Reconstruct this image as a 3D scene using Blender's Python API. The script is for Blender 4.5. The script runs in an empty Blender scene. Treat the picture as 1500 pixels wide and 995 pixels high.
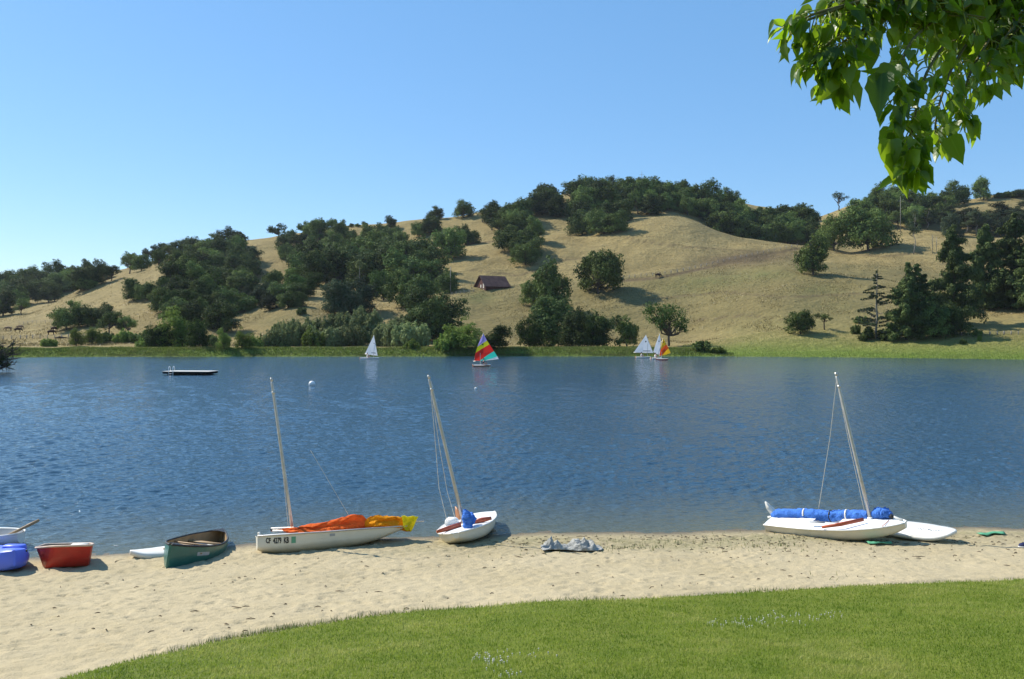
import bpy, math, random
import numpy as np
from mathutils import Vector, Matrix

random.seed(7)
RNG = np.random.default_rng(7)
F, CX, HY, H = 1250.0, 750.0, 491.0, 4.5      # focal length in photo pixels, principal column, horizon row, eye height over the lake
sc = bpy.context.scene
COL = sc.collection

def W(px, py, Y):
    return Vector(((px - CX) / F * Y, Y, H - (py - HY) / F * Y))

# ---------------------------------------------------------------- noise and curves
def _hash(ix, iy, s):
    n = (ix.astype(np.int64) * 374761393 + iy.astype(np.int64) * 668265263 + s * 982451653) & 0x7fffffff
    n = ((n ^ (n >> 13)) * 1274126177) & 0x7fffffff
    return ((n ^ (n >> 16)) & 0xffff) / 65535.0

def vnoise(x, y, s=0):
    x = np.asarray(x, float); y = np.asarray(y, float)
    ix = np.floor(x); iy = np.floor(y)
    fx = x - ix; fy = y - iy
    fx = fx * fx * (3 - 2 * fx); fy = fy * fy * (3 - 2 * fy)
    a = _hash(ix, iy, s); b = _hash(ix + 1, iy, s); c = _hash(ix, iy + 1, s); d = _hash(ix + 1, iy + 1, s)
    return (a + (b - a) * fx) * (1 - fy) + (c + (d - c) * fx) * fy

def fbm(x, y, s=0, o=4, g=0.5):
    t = 0; a = 1.0; n = 0
    for k in range(o):
        t = t + a * (vnoise(np.asarray(x) * 2 ** k, np.asarray(y) * 2 ** k, s + k * 17) - 0.5); n += a; a *= g
    return t / n * 2

def pchip(xk, yk, x):
    xk = np.asarray(xk, float); yk = np.asarray(yk, float); x = np.asarray(x, float)
    h = np.diff(xk); d = np.diff(yk) / h
    m = np.zeros_like(yk); m[0] = d[0]; m[-1] = d[-1]
    for i in range(1, len(xk) - 1):
        if d[i - 1] * d[i] > 0:
            w1 = 2 * h[i] + h[i - 1]; w2 = h[i] + 2 * h[i - 1]
            m[i] = (w1 + w2) / (w1 / d[i - 1] + w2 / d[i])
    i = np.clip(np.searchsorted(xk, x) - 1, 0, len(xk) - 2)
    t = np.clip((x - xk[i]) / h[i], 0, 1)
    return ((1 + 2 * t) * (1 - t) ** 2 * yk[i] + t * (1 - t) ** 2 * h[i] * m[i] + t * t * (3 - 2 * t) * yk[i + 1] + t * t * (t - 1) * h[i] * m[i + 1])

def curve(pts):
    xs = [p[0] for p in pts]; ys = [p[1] for p in pts]
    return lambda u: pchip(xs, ys, u)

# ---------------------------------------------------------------- mesh building
class MB:
    def __init__(s): s.v = []; s.f = []; s.m = []
    def add(s, verts, faces, mat=0):
        o = len(s.v); s.v += [tuple(p) for p in verts]; s.f += [tuple(i + o for i in f) for f in faces]; s.m += [mat] * len(faces)
    def box(s, c, size, rot=None, mat=0, taper=1.0):
        a, b, d = size[0] / 2, size[1] / 2, size[2] / 2
        P = [Vector((x * (taper if z > 0 else 1), y * (taper if z > 0 else 1), z)) for z in (-d, d) for x, y in ((-a, -b), (a, -b), (a, b), (-a, b))]
        if rot is not None: P = [rot @ p for p in P]
        s.add([p + Vector(c) for p in P], [(3, 2, 1, 0), (4, 5, 6, 7), (0, 1, 5, 4), (1, 2, 6, 5), (2, 3, 7, 6), (3, 0, 4, 7)], mat)
    def loft(s, rings, caps=True, closed=True, mat=0):
        n = len(rings[0]); o = []
        for r in rings: o += list(r)
        fs = []
        for i in range(len(rings) - 1):
            for j in range(n if closed else n - 1):
                k = (j + 1) % n
                fs.append((i * n + j, i * n + k, (i + 1) * n + k, (i + 1) * n + j))
        if caps:
            fs.append(tuple(range(n - 1, -1, -1))); fs.append(tuple(range((len(rings) - 1) * n, len(rings) * n)))
        s.add(o, fs, mat)
    def tube(s, pts, r, n=8, mat=0, caps=True, squash=None):
        pts = [Vector(p) for p in pts]
        if not hasattr(r, '__len__'): r = [r] * len(pts)
        rings = []; ref = None
        for i, p in enumerate(pts):
            t = (pts[min(i + 1, len(pts) - 1)] - pts[max(i - 1, 0)]).normalized()
            if ref is None:
                ref = Vector((0, 0, 1)) if abs(t.z) < .9 else Vector((1, 0, 0))
            a = t.cross(ref).normalized(); b = a.cross(t).normalized(); ref = b
            q = squash or (1, 1)
            rings.append([p + (a * math.cos(2 * math.pi * k / n) * q[0] + b * math.sin(2 * math.pi * k / n) * q[1]) * r[i] for k in range(n)])
        s.loft(rings, caps, True, mat)
    def grid(s, P, mat=0):
        r = len(P); c = len(P[0])
        s.add([p for row in P for p in row], [(i * c + j, i * c + j + 1, (i + 1) * c + j + 1, (i + 1) * c + j) for i in range(r - 1) for j in range(c - 1)], mat)
    def build(s, name, mats, parent=None, smooth=True, inv=None):
        me = bpy.data.meshes.new(name)
        vs = s.v if inv is None else [tuple(inv @ Vector(p)) for p in s.v]
        me.from_pydata(vs, [], s.f)
        if not isinstance(mats, (list, tuple)): mats = [mats]
        for m in mats: me.materials.append(m)
        me.polygons.foreach_set('material_index', s.m)
        if smooth: me.polygons.foreach_set('use_smooth', [True] * len(s.f))
        me.update()
        return link(name, me, parent)

def link(name, me, parent=None):
    o = bpy.data.objects.new(name, me); COL.objects.link(o)
    if parent is not None: o.parent = parent
    return o

def np_mesh(name, V, Fc, nside, mat, attrs=None, smooth=False, matidx=None):
    me = bpy.data.meshes.new(name)
    V = np.ascontiguousarray(V, np.float32); Fc = np.ascontiguousarray(Fc, np.int32)
    nf = len(Fc)
    me.vertices.add(len(V)); me.vertices.foreach_set('co', V.ravel())
    me.loops.add(nf * nside); me.loops.foreach_set('vertex_index', Fc.ravel())
    me.polygons.add(nf); me.polygons.foreach_set('loop_start', np.arange(0, nf * nside, nside, dtype=np.int32))
    for m in (mat if isinstance(mat, (list, tuple)) else [mat]): me.materials.append(m)
    if matidx is not None: me.polygons.foreach_set('material_index', np.asarray(matidx, np.int32))
    me.update(calc_edges=True)
    if smooth: me.polygons.foreach_set('use_smooth', np.ones(nf, bool))
    for k, a in (attrs or {}).items():
        at = me.attributes.new(k, 'FLOAT', 'POINT'); at.data.foreach_set('value', np.asarray(a, np.float32))
    me.validate()
    return me

def grid_faces(r, c):
    i, j = np.meshgrid(np.arange(r - 1), np.arange(c - 1), indexing='ij')
    a = (i * c + j).ravel()
    return np.stack([a, a + 1, a + c + 1, a + c], 1)

def tag(o, label=None, cat=None, group=None, kind=None):
    if label: o['label'] = label
    if cat: o['category'] = cat
    if group: o['group'] = group
    if kind: o['kind'] = kind
    return o

def thing(name, label, cat, loc=(0, 0, 0), M=None, group=None):
    o = bpy.data.objects.new(name, None); COL.objects.link(o); o.empty_display_size = .2
    if M is not None: o.matrix_world = M
    else: o.location = loc
    o['_i'] = 0
    del o['_i']
    return tag(o, label, cat, group)

# ---------------------------------------------------------------- materials
def new_mat(name):
    m = bpy.data.materials.new(name); m.use_nodes = True
    nt = m.node_tree; nt.nodes.clear()
    out = nt.nodes.new('ShaderNodeOutputMaterial')
    return m, nt, out

class NT:
    def __init__(s, nt): s.nt = nt
    def n(s, t, **k):
        x = s.nt.nodes.new(t)
        for a, b in k.items(): setattr(x, a, b)
        return x
    def put(s, sock, v):
        if isinstance(v, bpy.types.NodeSocket): s.nt.links.new(v, sock)
        elif v is not None:
            if sock.type == 'RGBA' and len(v) == 3: v = (*v, 1)
            sock.default_value = v
    def noise(s, vec, scale, detail=4, rough=.55, dist=0):
        x = s.n('ShaderNodeTexNoise'); s.put(x.inputs['Vector'], vec); x.inputs['Scale'].default_value = scale
        x.inputs['Detail'].default_value = detail; x.inputs['Roughness'].default_value = rough; x.inputs['Distortion'].default_value = dist
        return x.outputs['Fac']
    def map(s, vec, scale=(1, 1, 1), rot=(0, 0, 0)):
        x = s.n('ShaderNodeMapping'); s.put(x.inputs['Vector'], vec); x.inputs['Scale'].default_value = scale; x.inputs['Rotation'].default_value = rot
        return x.outputs[0]
    def range(s, v, a, b, c=0., d=1.):
        x = s.n('ShaderNodeMapRange'); s.put(x.inputs[0], v)
        for i, q in enumerate((a, b, c, d)): x.inputs[1 + i].default_value = q
        return x.outputs[0]
    def mix(s, f, a, b, mode='MIX'):
        x = s.n('ShaderNodeMix', data_type='RGBA', blend_type=mode)
        s.put(x.inputs[0], f); s.put(x.inputs[6], a); s.put(x.inputs[7], b)
        return x.outputs[2]
    def math(s, op, a, b=0.):
        x = s.n('ShaderNodeMath', operation=op); s.put(x.inputs[0], a); s.put(x.inputs[1], b)
        return x.outputs[0]
    def attr(s, name, fac=True):
        x = s.n('ShaderNodeAttribute', attribute_name=name)
        return x.outputs['Fac'] if fac else x.outputs['Color']
    def geo(s): return s.n('ShaderNodeNewGeometry').outputs['Position']
    def objc(s): return s.n('ShaderNodeTexCoord').outputs['Object']
    def bump(s, h, strength=.3, dist=.05, normal=None):
        x = s.n('ShaderNodeBump'); s.put(x.inputs['Height'], h); x.inputs['Strength'].default_value = strength; x.inputs['Distance'].default_value = dist
        if normal is not None: s.put(x.inputs['Normal'], normal)
        return x.outputs[0]
    def principled(s, color, rough=.6, normal=None, spec=.3, metal=0., **k):
        p = s.n('ShaderNodeBsdfPrincipled')
        s.put(p.inputs['Base Color'], color); s.put(p.inputs['Roughness'], rough); s.put(p.inputs['Metallic'], metal)
        p.inputs['Specular IOR Level'].default_value = spec
        if normal is not None: s.put(p.inputs['Normal'], normal)
        for a, b in k.items(): s.put(p.inputs[a.replace('_', ' ')], b)
        return p.outputs[0]

def surf(name, color, rough=.5, spec=.4, var=.12, scale=6., bump=.15, dirt=None, metal=0., coat=0.):
    """A painted, moulded or fabric surface: slight blotches, some dirt, a fine bump."""
    m, nt, out = new_mat(name); g = NT(nt); o = g.objc()
    n1 = g.noise(o, scale, 5, .6); n2 = g.noise(o, scale * 9, 3)
    c = g.mix(g.range(n1, .3, .7), [x * (1 - var) for x in color], [min(1, x * (1 + var)) for x in color])
    if dirt is not None:
        c = g.mix(g.range(g.noise(g.map(o, (1, 1, 2.5)), scale * .7, 6, .7, .6), .52, .75, 0, .55), c, dirt)
    r = g.range(n2, .3, .7, rough * .85, min(1, rough * 1.15))
    nt.links.new(g.principled(c, r, g.bump(n2, bump, .01), spec, metal, Coat_Weight=coat), out.inputs[0])
    return m

def hull_paint(name, color, stain_shade, z0, z1):
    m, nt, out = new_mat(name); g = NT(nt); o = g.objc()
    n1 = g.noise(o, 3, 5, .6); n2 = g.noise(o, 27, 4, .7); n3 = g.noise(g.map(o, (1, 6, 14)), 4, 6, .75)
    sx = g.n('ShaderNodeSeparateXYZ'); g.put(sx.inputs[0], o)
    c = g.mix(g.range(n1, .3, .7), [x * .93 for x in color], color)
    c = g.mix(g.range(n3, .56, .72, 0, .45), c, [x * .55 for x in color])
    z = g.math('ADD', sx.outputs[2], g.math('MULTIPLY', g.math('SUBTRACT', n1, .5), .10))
    c = g.mix(g.range(z, z0, z1, 0.75, 0), c, stain_shade)  # lower hull browned: waterline stain plus the shade there, mixed into the colour
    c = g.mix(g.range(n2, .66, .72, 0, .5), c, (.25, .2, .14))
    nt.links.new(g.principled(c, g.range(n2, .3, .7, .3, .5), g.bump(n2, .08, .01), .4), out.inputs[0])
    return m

def cloth(name, color, var=.15, trans=.25):
    m, nt, out = new_mat(name); g = NT(nt); o = g.objc()
    n1 = g.noise(o, 9, 4, .6); n2 = g.noise(o, 60, 3)
    c = g.mix(g.range(n1, .3, .7), [x * (1 - var) for x in color], [min(1, x * (1 + var)) for x in color])
    n3 = g.noise(g.map(o, (1, 1, .45)), 22, 5, .65, 1.2)
    p = g.principled(c, .85, g.bump(g.math('ADD', n1, g.math('MULTIPLY', n3, .7)), .8, .06), .08)
    t = g.n('ShaderNodeBsdfTranslucent'); g.put(t.inputs[0], c)
    mx = g.n('ShaderNodeMixShader'); mx.inputs[0].default_value = trans
    nt.links.new(p, mx.inputs[1]); nt.links.new(t.outputs[0], mx.inputs[2]); nt.links.new(mx.outputs[0], out.inputs[0])
    return m

def foliage(name, dark, light, trans=.14, rough=.7, spec=.06):
    m, nt, out = new_mat(name); g = NT(nt)
    rnd = g.n('ShaderNodeObjectInfo').outputs['Random']
    t = g.math('ADD', g.attr('tint'), g.math('MULTIPLY', g.math('SUBTRACT', rnd, .5), .5))
    c = g.mix(g.range(t, 0, 1), dark, light)
    hs = g.n('ShaderNodeHueSaturation'); g.put(hs.inputs['Color'], c); g.put(hs.inputs['Hue'], g.range(rnd, 0, 1, .485, .515)); g.put(hs.inputs['Value'], g.range(rnd, 0, 1, .75, 1.25))
    c = hs.outputs[0]
    p = g.principled(c, rough, None, spec)
    tr = g.n('ShaderNodeBsdfTranslucent'); g.put(tr.inputs[0], c)
    mx = g.n('ShaderNodeMixShader'); mx.inputs[0].default_value = trans
    nt.links.new(p, mx.inputs[1]); nt.links.new(tr.outputs[0], mx.inputs[2]); nt.links.new(mx.outputs[0], out.inputs[0])
    return m

M = {}
M['bark'] = surf('bark', (.09, .075, .06), .9, .1, .35, 3, .6)
M['palebark'] = surf('pale_bark', (.22, .2, .17), .9, .1, .3, 3, .6)
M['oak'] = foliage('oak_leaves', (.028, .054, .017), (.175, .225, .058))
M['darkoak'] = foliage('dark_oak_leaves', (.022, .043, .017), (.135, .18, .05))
M['willow'] = foliage('willow_leaves', (.09, .145, .025), (.21, .275, .06), .35)
M['silver'] = foliage('silvery_leaves', (.12, .155, .062), (.26, .30, .125), .3)
M['pine'] = foliage('pine_needles', (.032, .056, .02), (.125, .155, .048), .1)
M['gum'] = foliage('gum_leaves', (.035, .05, .025), (.10, .125, .06), .25)
M['white'] = surf('white_gelcoat', (.78, .76, .70), .3, .5, .05, 3, .05, (.5, .45, .34))
M['cream'] = surf('cream_gelcoat', (.74, .70, .58), .35, .5, .06, 3, .05, (.45, .38, .26))
M['dinghyhull'] = hull_paint('stained_shaded_cream_hull', (.74, .70, .58), (.42, .33, .19), -.30, -.17)
M['deckwhite'] = surf('white_deck', (.80, .80, .78), .4, .4, .05, 4, .1)
M['alu'] = surf('weathered_aluminium', (.50, .48, .44), .42, .5, .15, 8, .1, None, .55)
M['varnish'] = surf('varnished_wood', (.42, .09, .04), .35, .5, .25, 8, .1)
M['wood'] = surf('oar_wood', (.36, .24, .13), .6, .3, .25, 10, .2)
M['mahogany'] = surf('mahogany', (.45, .20, .09), .4, .4, .2, 8, .1)
M['rope'] = surf('rope', (.62, .58, .5), .8, .1, .15, 30, .3)
M['black'] = surf('black_rubber', (.03, .03, .032), .5, .3, .2, 8, .1)
M['ink'] = surf('black_vinyl', (.02, .02, .025), .4, .3, .05, 8, 0)
M['sticker'] = surf('green_sticker', (.12, .35, .22), .4, .3, .05, 8, 0)
M['greyprint'] = surf('grey_print', (.35, .36, .37), .4, .3, .05, 8, 0)
M['orange'] = cloth('orange_sailcloth', (.90, .17, .035))
M['amber'] = cloth('amber_sailcloth', (.90, .36, .015))
M['yellow'] = cloth('yellow_sailcloth', (.88, .78, .03))
M['bluecloth'] = cloth('blue_sailcloth', (.09, .25, .75), .2, .12)
M['whitecloth'] = cloth('white_sailcloth', (.84, .84, .84), .04, .3)
M['purple'] = cloth('purple_sailcloth', (.42, .34, .68), .06, .3)
M['red'] = cloth('red_sailcloth', (.78, .04, .03), .06, .3)
M['teal'] = cloth('teal_sailcloth', (.05, .62, .48), .06, .3)
M['redor'] = cloth('scarlet_sailcloth', (.82, .10, .02), .06, .3)
M['gold'] = cloth('gold_sailcloth', (.9, .50, .02), .06, .3)
M['canoegreen'] = surf('green_canoe_hull', (.022, .125, .10), .32, .5, .12, 3, .05, (.09, .15, .12))
M['tan'] = surf('tan_canoe_inside', (.34, .23, .12), .6, .3, .15, 5, .1)
M['redhull'] = surf('faded_red_hull', (.42, .030, .020), .45, .4, .18, 4, .08, (.42, .10, .06))
M['kayakblue'] = surf('blue_moulded_plastic', (.10, .17, .75), .4, .4, .08, 4, .05)
M['tarp'] = cloth('grey_tarp', (.40, .40, .37), .25, .05)
M['greenmat'] = surf('green_mesh_mat', (.09, .30, .17), .8, .2, .2, 12, .3)
M['rust'] = surf('rusty_sheet_roof', (.135, .07, .055), .75, .2, .3, .6, .3)
M['barnwood'] = surf('old_red_boards', (.10, .045, .035), .85, .15, .3, 1.5, .4)
M['barnwhite'] = surf('whitewashed_boards', (.6, .57, .5), .8, .15, .2, 1, .2)
M['greywood'] = surf('grey_weathered_wood', (.28, .25, .21), .85, .15, .25, 3, .3)
M['dark'] = surf('dark_opening', (.015, .013, .012), .9, .1, .1, 3, 0)
M['skin'] = surf('skin', (.58, .34, .25), .55, .3, .06, 10, .05)
M['hair'] = surf('dark_hair', (.04, .03, .025), .6, .3, .2, 20, .2)
M['darkshirt'] = cloth('dark_shirt', (.05, .05, .07), .1, 0)
M['paleshirt'] = cloth('pale_shirt', (.7, .68, .62), .1, 0)
M['cow'] = surf('brown_hide', (.05, .025, .015), .8, .15, .3, 2, .1)
M['tancow'] = surf('tan_hide', (.30, .19, .11), .8, .15, .25, 2, .1)
M['buoywhite'] = surf('white_buoy', (.82, .82, .80), .35, .5, .04, 3, .03)
M['stone'] = surf('pale_rock', (.3, .26, .2), .9, .1, .3, 3, .4)
HAZE = .00005
# ================================================================ the far shore and hills: one sheet
PXC = np.arange(-760, 2260.1, 6.0)
def lay(pts, smooth=14):
    v = np.interp(PXC, [p[0] for p in pts], [p[1] for p in pts])
    k = np.exp(-0.5 * (np.arange(-30, 31) * 6.0 / smooth) ** 2); k /= k.sum()
    return np.convolve(np.pad(v, 30, mode='edge'), k, 'valid')

shoreY = lay([(-300, 84), (-70, 100), (-14, 108), (-4, 172), (100, 177), (750, 181), (1010, 181), (1250, 171), (1500, 156), (1700, 150), (2200, 140)], 6)
bankY = shoreY + lay([(0, 4), (1000, 4), (1080, 12), (2200, 12)])
footY = shoreY + lay([(0, 34), (1000, 30), (1100, 26), (1500, 28)])
bankZ = lay([(0, 1.5), (980, 1.55), (1060, .9), (1500, .8)])
def zof(py, Y): return H - (py - HY) / F * Y
footP = lay([(0, 507.5), (900, 508), (1000, 506), (1060, 500), (1150, 490), (1300, 492), (1500, 490)])
dY = lay([(-200, 340), (220, 350), (330, 300), (420, 262), (600, 280), (700, 300), (900, 300), (1200, 300), (1400, 280), (1500, 270)], 20)
dP = lay([(-200, 474), (0, 470), (30, 466), (60, 456), (100, 436), (180, 407), (225, 393), (255, 386), (285, 405), (340, 455), (400, 450), (450, 446), (500, 452), (560, 455), (620, 442), (680, 426), (745, 424), (800, 425), (860, 418), (900, 411), (1000, 404), (1100, 391), (1150, 384), (1200, 388), (1300, 390), (1400, 400), (1440, 408), (1600, 405)], 10)
eY = lay([(-200, 420), (250, 430), (350, 390), (500, 370), (700, 390), (1000, 400), (1300, 370), (1500, 360)], 20)
eP = lay([(-200, 462), (0, 458), (60, 450), (100, 446), (180, 420), (255, 395), (300, 400), (400, 420), (450, 412), (520, 405), (600, 390), (650, 376), (700, 362), (760, 352), (800, 346), (850, 345), (900, 330), (950, 320), (985, 315.5), (1010, 320), (1030, 329), (1050, 339), (1080, 348), (1130, 354), (1190, 356), (1250, 362), (1290, 352), (1320, 345), (1400, 345), (1500, 345), (1700, 350)], 9)
gY = eY + 35
gP = eP + lay([(0, -4), (900, -6), (960, 0), (1000, 2), (1100, 8), (1190, 8), (1250, 2), (1320, 6), (1500, 4)])
fY = lay([(-200, 560), (200, 540), (700, 520), (1000, 520), (1500, 540)], 20)
fP = lay([(-200, 428), (0, 424), (60, 419), (110, 402), (125, 399), (150, 404), (200, 394), (250, 375), (300, 364), (350, 353), (400, 349), (450, 343), (500, 334), (530, 331), (600, 326), (660, 316), (700, 311), (730, 307), (780, 297), (850, 285), (900, 283), (950, 280), (980, 274), (1010, 278), (1060, 293), (1090, 300), (1130, 305), (1160, 311), (1190, 320), (1215, 314), (1240, 305), (1270, 300), (1300, 300), (1350, 302), (1400, 299), (1440, 292), (1480, 287), (1520, 290), (1600, 300), (2200, 320)], 8)
benchP = dP - 1.0 - lay([(-200, 5), (640, 5), (760, 1.5), (1180, .5), (1260, 4), (1500, 5)])
KY = [shoreY - 14, shoreY, bankY, footY, dY, dY + 17, eY, gY, fY, fY + 120, fY + 400, fY * 0 + 2500]
KZ = [shoreY * 0 - 1.6, shoreY * 0 - .06, bankZ, zof(footP, footY), zof(dP, dY), zof(benchP, dY + 17), zof(eP, eY), zof(gP, gY), zof(fP, fY), zof(fP, fY) * .72, zof(fP, fY) * .4, shoreY * 0 + 5]
NSEG = [5, 7, 10, 46, 10, 30, 12, 38, 12, 8, 6]
rowsY = []
for k, n in enumerate(NSEG):
    for i in range(n): rowsY.append(KY[k] + (KY[k + 1] - KY[k]) * (i / n))
rowsY.append(KY[-1])
TY = np.array(rowsY)                       # rows x columns
TZ = np.zeros_like(TY)
for j in range(len(PXC)):
    TZ[:, j] = pchip([q[j] for q in KY], [q[j] for q in KZ], TY[:, j])
TX = (PXC[None, :] - CX) / F * TY
rise = np.clip((TY - footY[None, :]) / 60, 0, 1)
calmd = 1 - .95 * np.exp(-((np.broadcast_to(PXC[None, :], TY.shape) - 985) / 70) ** 2) * np.clip((TY - 340) / 40, 0, 1)
TZ += rise * calmd * (fbm(TX / 75, TY / 75, 2, 2) * 2.2 + fbm(TX / 30, TY / 30, 3, 4) * 2.7 + fbm(TX / 9, TY / 9, 9, 3) * .28)
TZ += np.clip((TY - shoreY) / 3, 0, 1) * (1 - rise) * fbm(TX / 5, TY / 5, 5, 3) * .16
TZ[0] = -1.6
TP = HY + (H - TZ) * F / TY                 # the photo row each vertex shows at

def col_of(px): return (px - PXC[0]) / 6.0
def hill_hit(px, py):
    """First point of the far land met by the sight line through a photo pixel."""
    c = col_of(px); j = int(np.clip(math.floor(c), 0, len(PXC) - 2)); t = c - j
    P = TP[:, j] * (1 - t) + TP[:, j + 1] * t; Yc = TY[:, j] * (1 - t) + TY[:, j + 1] * t
    for i in range(4, len(P) - 1):
        if P[i] >= py > P[i + 1]:
            s = (P[i] - py) / (P[i] - P[i + 1]); Y = Yc[i] + (Yc[i + 1] - Yc[i]) * s
            return W(px, py, Y)
    i = int(np.argmin(P[:110])); return W(px, P[i], Yc[i])
def hill_z(x, y):
    px = CX + F * x / y; c = col_of(px); j = int(np.clip(math.floor(c), 0, len(PXC) - 2)); t = c - j
    Yc = TY[:, j] * (1 - t) + TY[:, j + 1] * t; Zc = TZ[:, j] * (1 - t) + TZ[:, j + 1] * t
    return float(np.interp(y, Yc, Zc))
def hill_at(px, Y):
    x = (px - CX) / F * Y
    return Vector((x, Y, hill_z(x, Y)))

PXG = np.broadcast_to(PXC[None, :], TY.shape)
def blob(cx, cy, rx, ry): return np.exp(-(((PXG - cx) / rx) ** 2 + ((TP - cy) / ry) ** 2))
# what grows where: olive grass on the lower pasture, lush grass on the bank and the shore, bare track lines
olive = np.clip((TY - footY) / 25, 0, 1) * np.clip(1 - (TY - dY) / 30 + fbm(TX / 20, TY / 20, 31, 3) * .8, 0, 1) * np.clip((PXG - 640) / 60, 0, 1) * np.clip((1460 - PXG) / 60, .15, 1)
olive = np.maximum(olive * .68, np.clip(blob(420, 468, 70, 16) * 1.1, 0, 1) * .75)
greenp = np.clip(blob(700, 436, 26, 9) + blob(1040, 412, 60, 8) * .8 + blob(1120, 402, 50, 7) * .8 + blob(1200, 424, 40, 9) * .6 + blob(1000, 425, 50, 10) * .5 + blob(1220, 450, 50, 12) * .4, 0, 1) * .8
lush = np.where(PXG > 1030, np.clip(1.15 - (TY - shoreY) / 22, 0, 1), np.clip(1.6 - (TY - shoreY) / 14, 0, 1))
lush = np.clip(lush + .35 * np.clip((PXG - 1020) / 60, 0, 1) * np.clip(1.3 - (TY - shoreY) / 40, 0, 1), 0, 1)
worn = np.clip(blob(1110, 382, 85, 14) * np.clip(1 - abs(TP - (410 - (PXG - 890) * .165)) / 20, 0, 1) * 1.6, 0, 1)
def near_line(pts, wid):
    d = np.full(TY.shape, 1e9)
    for (a, b) in zip(pts[:-1], pts[1:]):
        t = np.clip(((PXG - a[0]) * (b[0] - a[0]) + (TP - a[1]) * (b[1] - a[1])) / ((b[0] - a[0]) ** 2 + (b[1] - a[1]) ** 2), 0, 1)
        d = np.minimum(d, np.hypot((PXG - a[0] - t * (b[0] - a[0])) * .5, TP - a[1] - t * (b[1] - a[1])))
    return np.clip(1.4 - d / wid, 0, 1)
worn = np.maximum(worn, near_line([(880, 414), (965, 407), (1060, 387), (1168, 364)], 2.2))
for pts in ([(640, 368), (700, 356), (760, 350)], [(690, 395), (760, 404), (830, 380), (905, 372)], [(920, 350), (1000, 362), (1150, 372)], [(1225, 370), (1290, 376), (1345, 371)], [(1010, 470), (1090, 462), (1160, 470)], [(480, 470), (497, 440), (500, 500)], [(940, 440), (1060, 428), (1150, 436), (1260, 430)], [(300, 462), (360, 448), (440, 440)]):
    worn = np.maximum(worn, near_line(pts, 1.3) * .7)
mud = np.clip(1 - abs(TY - shoreY - .9) / .9, 0, 1) * np.clip((1060 - PXG) / 60, 0, 1) * np.clip(fbm(TX / 9, TY * 0, 71, 3) * 2 + .55, 0, 1)

def land_mat():
    m, nt, out = new_mat('dry_hill_grass'); g = NT(nt); p = g.geo()
    n1 = g.noise(p, .02, 5, .6); n2 = g.noise(p, .11, 6, .65); n3 = g.noise(g.map(p, (1, 1, 3)), .9, 6, .75); n4 = g.noise(p, .35, 5, .7, .4)
    c = g.mix(g.range(n2, .3, .7), (.205, .155, .062), (.335, .262, .112))
    c = g.mix(g.range(n1, .35, .65, 0, .55), c, (.37, .295, .132))
    c = g.mix(g.range(n3, .48, .70, 0, .75), c, (.12, .088, .036))
    n5 = g.noise(g.map(p, (1, .35, 1.6), (0, 0, .3)), .05, 7, .7, .8)
    c = g.mix(g.range(n5, .48, .62, 0, .55), c, (.20, .16, .07))
    sx = g.n('ShaderNodeSeparateXYZ'); g.put(sx.inputs[0], p); tr = g.math('SINE', g.math('ADD', g.math('MULTIPLY', sx.outputs[2], 1.9), g.math('MULTIPLY', n1, 26)))
    c = g.mix(g.math('MULTIPLY', g.range(tr, .72, .98), g.range(n2, .42, .6, 0, .5)), c, (.17, .13, .06))
    ol = g.mix(g.range(n4, .3, .7), (.115, .104, .04), (.195, .165, .07))
    ol = g.mix(g.range(n3, .48, .75, 0, .5), ol, (.12, .11, .05))
    c = g.mix(g.math('MULTIPLY', g.attr('olive'), g.range(n2, .25, .6, .5, 1)), c, ol)
    c = g.mix(g.math('MULTIPLY', g.attr('greenp'), g.range(n4, .3, .65, .1, .85)), c, (.115, .15, .05))
    c = g.mix(g.attr('worn'), c, (.125, .092, .05))
    lu = g.mix(g.range(n4, .3, .7), (.10, .16, .022), (.19, .25, .05))
    c = g.mix(g.math('MULTIPLY', g.attr('lush'), g.range(n2, .2, .55, .72, 1)), c, lu)
    c = g.mix(g.attr('mud'), c, (.035, .03, .018))
    h = g.math('ADD', g.math('MULTIPLY', n3, .6), g.math('MULTIPLY', n4, 1.2))
    h = g.math('ADD', h, g.math('MULTIPLY', n2, 2.0))
    nt.links.new(g.principled(c, .9, g.bump(h, .75, 1.1), .08), out.inputs[0])
    return m
me = np_mesh('hills', np.stack([TX, TY, TZ], -1).reshape(-1, 3), grid_faces(*TY.shape), 4, land_mat(),
             {'olive': olive.ravel(), 'greenp': greenp.ravel(), 'lush': lush.ravel(), 'worn': worn.ravel(), 'mud': mud.ravel()}, True)
tag(link('hills', me), kind='structure')

# ================================================================ the near beach, the lawn and the lake
_wl = [(-60, 14.0), (-25, 15.2), (-14, 16.3), (-10.2, 17.0), (-8.4, 17.5), (-5.5, 18.45), (-2.3, 19.1), (2.3, 19.5), (7, 19.75), (12, 19.95), (20, 20.3), (60, 21)]
def water_edge(x):
    x = np.asarray(x, float)
    return np.interp(x, [p[0] for p in _wl], [p[1] for p in _wl]) + .10 * np.sin(x * 1.3 + .4) + .06 * np.sin(x * 3.1)
def zg(x, y):
    s = water_edge(x) - y
    return np.where(s > 0, .07 * s + .0047 * s * s, np.maximum(.07 * s, -2.2))
def near_hit(px, py):
    lo = None
    for k in range(2000):
        Y = 4 + k * .01
        p = W(px, py, Y)
        if p.z <= zg(p.x, Y): return p
    return p
_edge = [near_hit(a, b) for a, b in ((60, 1008), (100, 995), (180, 974), (260, 955), (330, 938), (420, 922), (520, 907), (620, 896), (740, 887), (880, 880), (1000, 875), (1100, 868), (1220, 861), (1340, 856), (1420, 852), (1500, 849))]
_ex = [-40, -12] + [p.x for p in _edge] + [40]; _ey = [2.5, 6.2] + [p.y for p in _edge] + [_edge[-1].y + 1.5]
def lawn_edge(x): return np.interp(x, _ex, _ey)

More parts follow.
